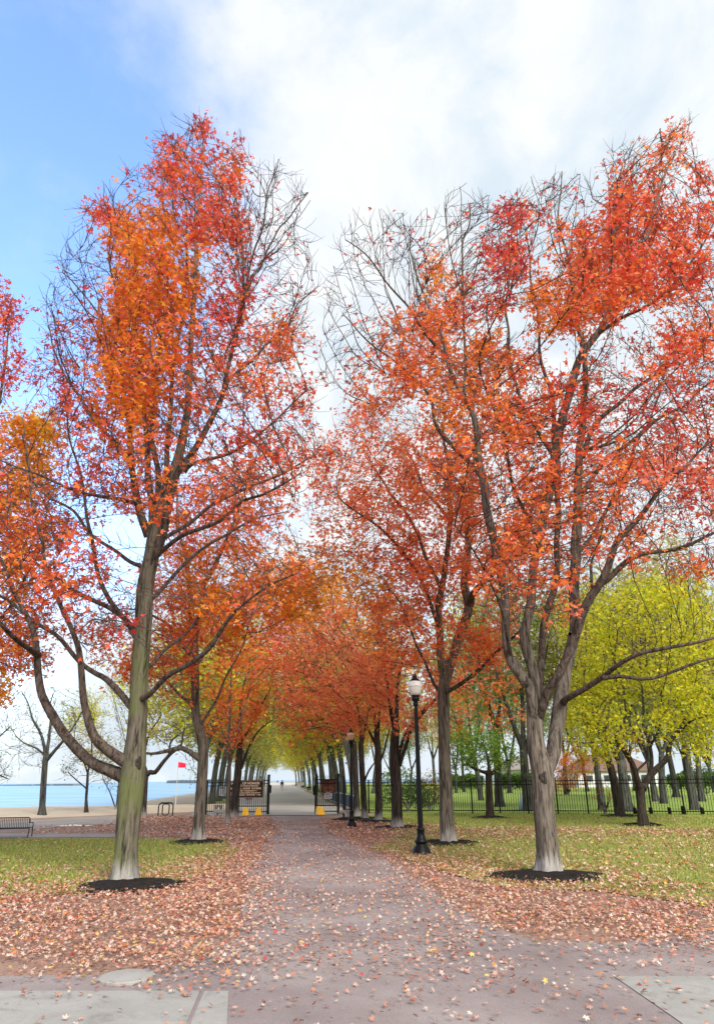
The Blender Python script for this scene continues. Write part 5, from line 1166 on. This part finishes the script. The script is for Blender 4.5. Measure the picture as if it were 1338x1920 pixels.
# ================================================================== bench, bike rack, flag, small things
def park_bench(loc, rz, lab):
    r = empty('park_bench', loc, rz); wd = 1.9
    st = MB()
    for k in range(9): st.box((0, .03+k*.055, .44), (wd, .035, .02))
    st.build('seat', M['black'], r)
    bk = MB(); n = 24
    for k in range(n+1): bk.tube([(-wd/2+wd*k/n, 0, .42), (-wd/2+wd*k/n, -.03, .62), (-wd/2+wd*k/n, -.10, .90)], .0125, 5)
    bk.tube([(-wd/2, -.10, .91), (wd/2, -.10, .91)], .025, 8); bk.tube([(-wd/2, 0, .42), (wd/2, 0, .42)], .025, 8)
    bk.build('backrest', M['black'], r)
    for x in (-wd/2-.03, wd/2+.03):
        MB().tube([(x, -.08, .88), (x, -.03, .66), (x, .15, .67), (x, .40, .66), (x, .50, .60), (x, .50, .50), (x, .46, .44)], .02, 8).build('armrest', M['black'], r)
        MB().tube([(x, .46, .46), (x, .50, .25), (x, .52, 0)], .022, 8).build('leg', M['black'], r)
        MB().tube([(x, -.02, .46), (x, -.05, .25), (x, -.12, 0)], .022, 8).build('leg', M['black'], r)
        MB().box((x, .22, .44), (.03, .52, .035)).build('side_rail', M['black'], r)
    tag(r, lab, 'bench'); r.scale = (.72, .72, .68); return r
park_bench(ground(12, 1571), .12, 'black metal slat bench on the lakeside walk, cut by the left edge')
# bike rack of nested hoops
rk = empty('bike_rack', ground(310, 1530), .25)
def hoop(w, h, y):
    p = [(-w/2, y, 0), (-w/2, y, h-.16)]; p += [(-w/2+.16-.16*math.cos(a), y, h-.16+.16*math.sin(a)) for a in (.5, 1.0, 1.5)]
    return p + [(-x, yy, z) for x, yy, z in reversed(p)]
for y in (-.3, -.1, .1, .3): MB().tube(hoop(.74, .64, y), .03, 8).build('hoop', M['black'], rk)
MB().tube([(-.17, -.34, .16), (-.17, -.34, .52), (-.1, -.34, .6), (.1, -.34, .6), (.17, -.34, .52), (.17, -.34, .16), (.1, -.34, .06), (-.1, -.34, .06)], .03, 8, True).build('ring', M['black'], rk)
mb = MB()
for x in (-.37, .37): mb.tube([(x, -.4, .03), (x, .4, .03)], .025, 6)
mb.tube([(-.2, -.34, .62), (-.2, .3, .62)], .02, 6).tube([(.2, -.34, .62), (.2, .3, .62)], .02, 6); mb.build('runner', M['black'], rk)
tag(rk, 'black metal bike rack of rounded hoops near the beach', 'bike rack')
# red warning flag
fb = ground(328.5, 1517); ft = at(334.5, 1428, fb.y); fp = empty('flagpole', fb)
MB().tube([Vector(), (ft-fb)*.5 + Vector((.01, 0, 0)), ft-fb], [.03, .025, .015], 8).build('pole', M['pole'], fp)
V = []; Fq = []
for i in range(9):
    for j in range(6):
        x = i/8*.5; z = -j/5*.36; y = .05*math.sin(x*11 + j*.5)*x*2; V.append(Vector((x + .12*(j/5)*(1-i/8)*0, y, z*(1 - .25*(i/8)) - x*.18)) + (ft-fb) + Vector((.02, 0, -.02)))
for i in range(8):
    for j in range(5): Fq.append((i*6+j, (i+1)*6+j, (i+1)*6+j+1, i*6+j+1))
o = link_mesh('flag', V, Fq, M['flag'], fp, True); md = o.modifiers.new('cloth', 'SOLIDIFY'); md.thickness = .006
tag(fp, 'thin pole flying a small red warning flag at the beach', 'flag')
gb = ground(365, 1514); gp_ = empty('marker_post', gb); hgt = (at(366, 1485, gb.y)-gb).z
MB().tube([(0, 0, 0), (.02, 0, hgt)], .035, 8).build('post', M['green_pole'], gp_); MB().box((0, 0, .03), (.2, .2, .06)).build('foot', M['stone'], gp_)
MB().box((.05, 0, hgt-.06), (.14, .05, .1)).build('cap', M['green_pole'], gp_)
tag(gp_, 'slim green marker post on the sand beside the knotty maple', 'post')
# stone seats by the gates
def stone_seat(u, v, w, h, rz, lab):
    r = empty('stone_seat', ground(u, v), rz)
    MB().box((0, 0, h-.06), (w, .42, .12)).build('seat', M['stone'], r)
    for x in (-1, 1): MB().box((x*(w/2-.09), 0, (h-.121)/2), (.14, .36, h-.121)).build('leg', M['stone'], r)
    tag(r, lab, 'stone seat')
stone_seat(413, 1530, .62, .30, 0, 'low pale stone seat in front of the short fence, left of the young maple')
stone_seat(409, 1526, .45, .46, .2, 'taller grey stone seat against the short fence, behind the low one')
stone_seat(648, 1535, .52, .36, -.3, 'small stone seat left of the amber lamp foot')
# short black bollard stubs, unlit posts in front of the right fence
for u, v, lab in ((1190.5, 1527.5, 'behind the trunk of the vase shaped tree'), (1220.5, 1527, 'just right of the vase shaped tree trunk'), (1255, 1527, 'midway between vase shaped tree and right edge'), (1281.5, 1527.5, 'thickest and tallest, toward the right edge'), (1316, 1527, 'nearest the right edge')):
    o = MB().lathe([(.085, -.02), (.085, .26), (.07, .30), (.03, .315)], 12).build('bollard_stub', M['black'], None, True); o.location = ground(u, v)
    if u == 1281.5: o.scale = (1.25, 1.25, 1.2)
    tag(o, f'short black bollard stub by the fence, {lab}', 'bollard', 'short black stubs along the fence')
# pale blue board leaning on a trunk
o = MB().box((0, 0, .45), (.5, .04, .95)).build('leaning_board', M['pale_blue']); o.location = ground(979, 1519); o.rotation_euler = (-.05, .35, .2); tag(o, 'pale blue board leaning against a trunk beyond the fence', 'board')
# navy mesh barrier along the right of the avenue
br = empty('mesh_barrier', avenue(43.5, 4.15), math.atan2(E.y, E.x)); ln = 27
MB().box((ln/2, 0, .44), (ln, .03, .66)).build('mesh_panel', M['blue_black'], br)
mb = MB(); mb.box((ln/2, 0, .80), (ln, .05, .04)); mb.box((ln/2, 0, .085), (ln, .05, .04)); mb.build('rail', M['pole'], br)
for k in range(10): MB().box((k*ln/9, .03, .41), (.05, .05, .82)).build('post', M['black'], br)
tag(br, 'low barrier with dark navy mesh along the right of the avenue', 'barrier')
# avenue benches, planter block, bins
def slab_bench(s_, off, lab):
    r = empty('slab_bench', avenue(s_, off), math.atan2(E.y, E.x) + .1)
    MB().box((0, 0, .62), (1.7, .75, .16)).build('seat', M['black'], r); MB().box((0, 0, .27), (.55, .5, .54), 0, .8).build('pedestal', M['stone'], r)
    tag(r, lab, 'bench', 'black slab benches along the avenue')
slab_bench(118, 4.1, 'black slab bench on a stone pedestal, nearest one right of the avenue')
slab_bench(146, 4.0, 'black slab bench beside the pale concrete block on the avenue')
slab_bench(205, 4.0, 'farthest black slab bench past the pale concrete block on the avenue')
slab_bench(56, 4.9, 'black slab bench behind the right gate leaf, by the navy barrier')
r = empty('concrete_planter', avenue(160, 4.0), .0); MB().box((0, 0, .6), (1.5, 2.2, 1.2)).build('body', M['stone'], r); MB().box((0, 0, 1.235), (1.65, 2.35, .07)).build('rim', M['concrete'], r)
tag(r, 'big pale concrete block on the right edge of the avenue', 'block')
def bin_(loc, lab):
    r = empty('litter_bin', loc); MB().lathe([(.22, 0), (.27, .05), (.29, .8), (.31, .82), (.31, .88)], 16).build('body', M['black'], r, True)
    MB().lathe([(.32, .885), (.30, .98), (.18, 1.08), (.05, 1.12)], 16).build('lid', M['black'], r, True); tag(r, lab, 'bin')
bin_(ground(591, 1491), 'black litter bin behind the right gate post')
bin_(ground(505, 1487), 'black litter bin behind the left gate post')
# avenue lamps, just slender black posts between the far trunks
for s_, lab in ((128, 'thin black post between far avenue trunks, right side, nearer one'), (168, 'thin black post between far avenue trunks, right side, farther one')):
    r = empty('avenue_post', avenue(s_, 4.7)); MB().lathe([(.16, 0), (.14, .3), (.07, .4), (.06, 3.4)], 10).build('pole', M['black'], r, True); MB().lathe([(.08, 3.4), (.2, 3.55), (.2, 3.75), (.05, 3.95)], 12).build('lamp_shade', M['globe'], r, True); tag(r, lab, 'post', 'posts along the avenue')

# ================================================================== people
def person(loc, rz, lab, s=1.0, top='coat', leg='trousers'):
    r = empty('person', loc, rz); r.scale = (s, s, s)
    vs = [(0, 0, .95), (0, -.01, 1.18), (0, 0, 1.40), (0, .01, 1.50), (0, .02, 1.58), (0, .02, 1.68),
          (.10, 0, .90), (.11, .06, .50), (.11, .02, .09), (.11, .16, .04), (-.10, 0, .90), (-.11, .02, .50), (-.11, -.20, .12), (-.11, -.08, .04),
          (.19, 0, 1.42), (.24, -.03, 1.15), (.23, .05, .92), (.23, .08, .83), (-.19, 0, 1.42), (-.24, -.01, 1.15), (-.23, -.01, .92), (-.23, .0, .83)]
    es = [(0, 1), (1, 2), (2, 3), (3, 4), (4, 5), (0, 6), (6, 7), (7, 8), (8, 9), (0, 10), (10, 11), (11, 12), (12, 13), (2, 14), (14, 15), (15, 16), (16, 17), (2, 18), (18, 19), (19, 20), (20, 21)]
    rad = [(.15, .11), (.15, .11), (.17, .11), (.06, .06), (.085, .10), (.08, .095), (.09, .09), (.06, .065), (.045, .05), (.04, .03), (.09, .09), (.06, .065), (.045, .05), (.04, .03),
           (.065, .065), (.048, .048), (.035, .035), (.04, .025), (.065, .065), (.048, .048), (.035, .035), (.04, .025)]
    def skin(name, ids, mat, grow_=0.0):
        mp_ = {i: k for k, i in enumerate(ids)}
        me = bpy.data.meshes.new(name); me.from_pydata([vs[i] for i in ids], [(mp_[a], mp_[b]) for a, b in es if a in mp_ and b in mp_], []); me.materials.append(mat)
        o = bpy.data.objects.new(name, me); COL.objects.link(o); o.parent = r
        md = o.modifiers.new('skin', 'SKIN'); md.use_smooth_shade = True
        sk = me.skin_vertices[0].data if me.skin_vertices else None
        if sk is None:
            return o
        for k, i in enumerate(ids): sk[k].radius = (rad[i][0]+grow_, rad[i][1]+grow_); sk[k].use_root = (k == 0)
        o.modifiers.new('sub', 'SUBSURF').render_levels = 2
        return o
    def ensure(me):
        pass
    bodies = []
    for nm, ids, mat, gr in (('body', list(range(22)), M['skin'], 0), ('jacket', [0, 1, 2, 14, 15, 16, 18, 19, 20], M[top], .022), ('trousers', [0, 6, 7, 8, 10, 11, 12], M[leg], .016)):
        o = skin(nm, ids, mat, gr); bodies.append(o)
        if not o.data.skin_vertices:
            bpy.context.view_layer.objects.active = o; o.select_set(True)
            bpy.ops.mesh.customdata_skin_add()
            sk = o.data.skin_vertices[0].data
            for k, i in enumerate(ids): sk[k].radius = (rad[i][0]+gr, rad[i][1]+gr); sk[k].use_root = (k == 0)
            if 'sub' not in o.modifiers: o.modifiers.new('sub', 'SUBSURF').render_levels = 2
            o.select_set(False)
    MB().lathe([(.05, 1.53), (.098, 1.60), (.108, 1.68), (.09, 1.75), (.04, 1.785)], 14, (0, .0, 0)).build('hair', M['hair'], r, True)
    tag(r, lab, 'person'); return r
pp = person(ground(528.5, 1482.6), -.1, 'person in dark jacket and pale trousers walking away down the avenue', .97)
p2 = copy_tree(pp); p2.location = avenue(HZ-10, -1.6); p2.rotation_euler = (0, 0, .4); p2.scale = (1, 1, 1); tag(p2, 'tiny distant figure standing at the lake end of the avenue, on the left', 'person')
p3 = copy_tree(pp); p3.location = avenue(HZ-10, .3); p3.rotation_euler = (0, 0, 2.6); p3.scale = (.98, .98, .98); tag(p3, 'tiny distant figure standing at the lake end of the avenue, on the right', 'person')
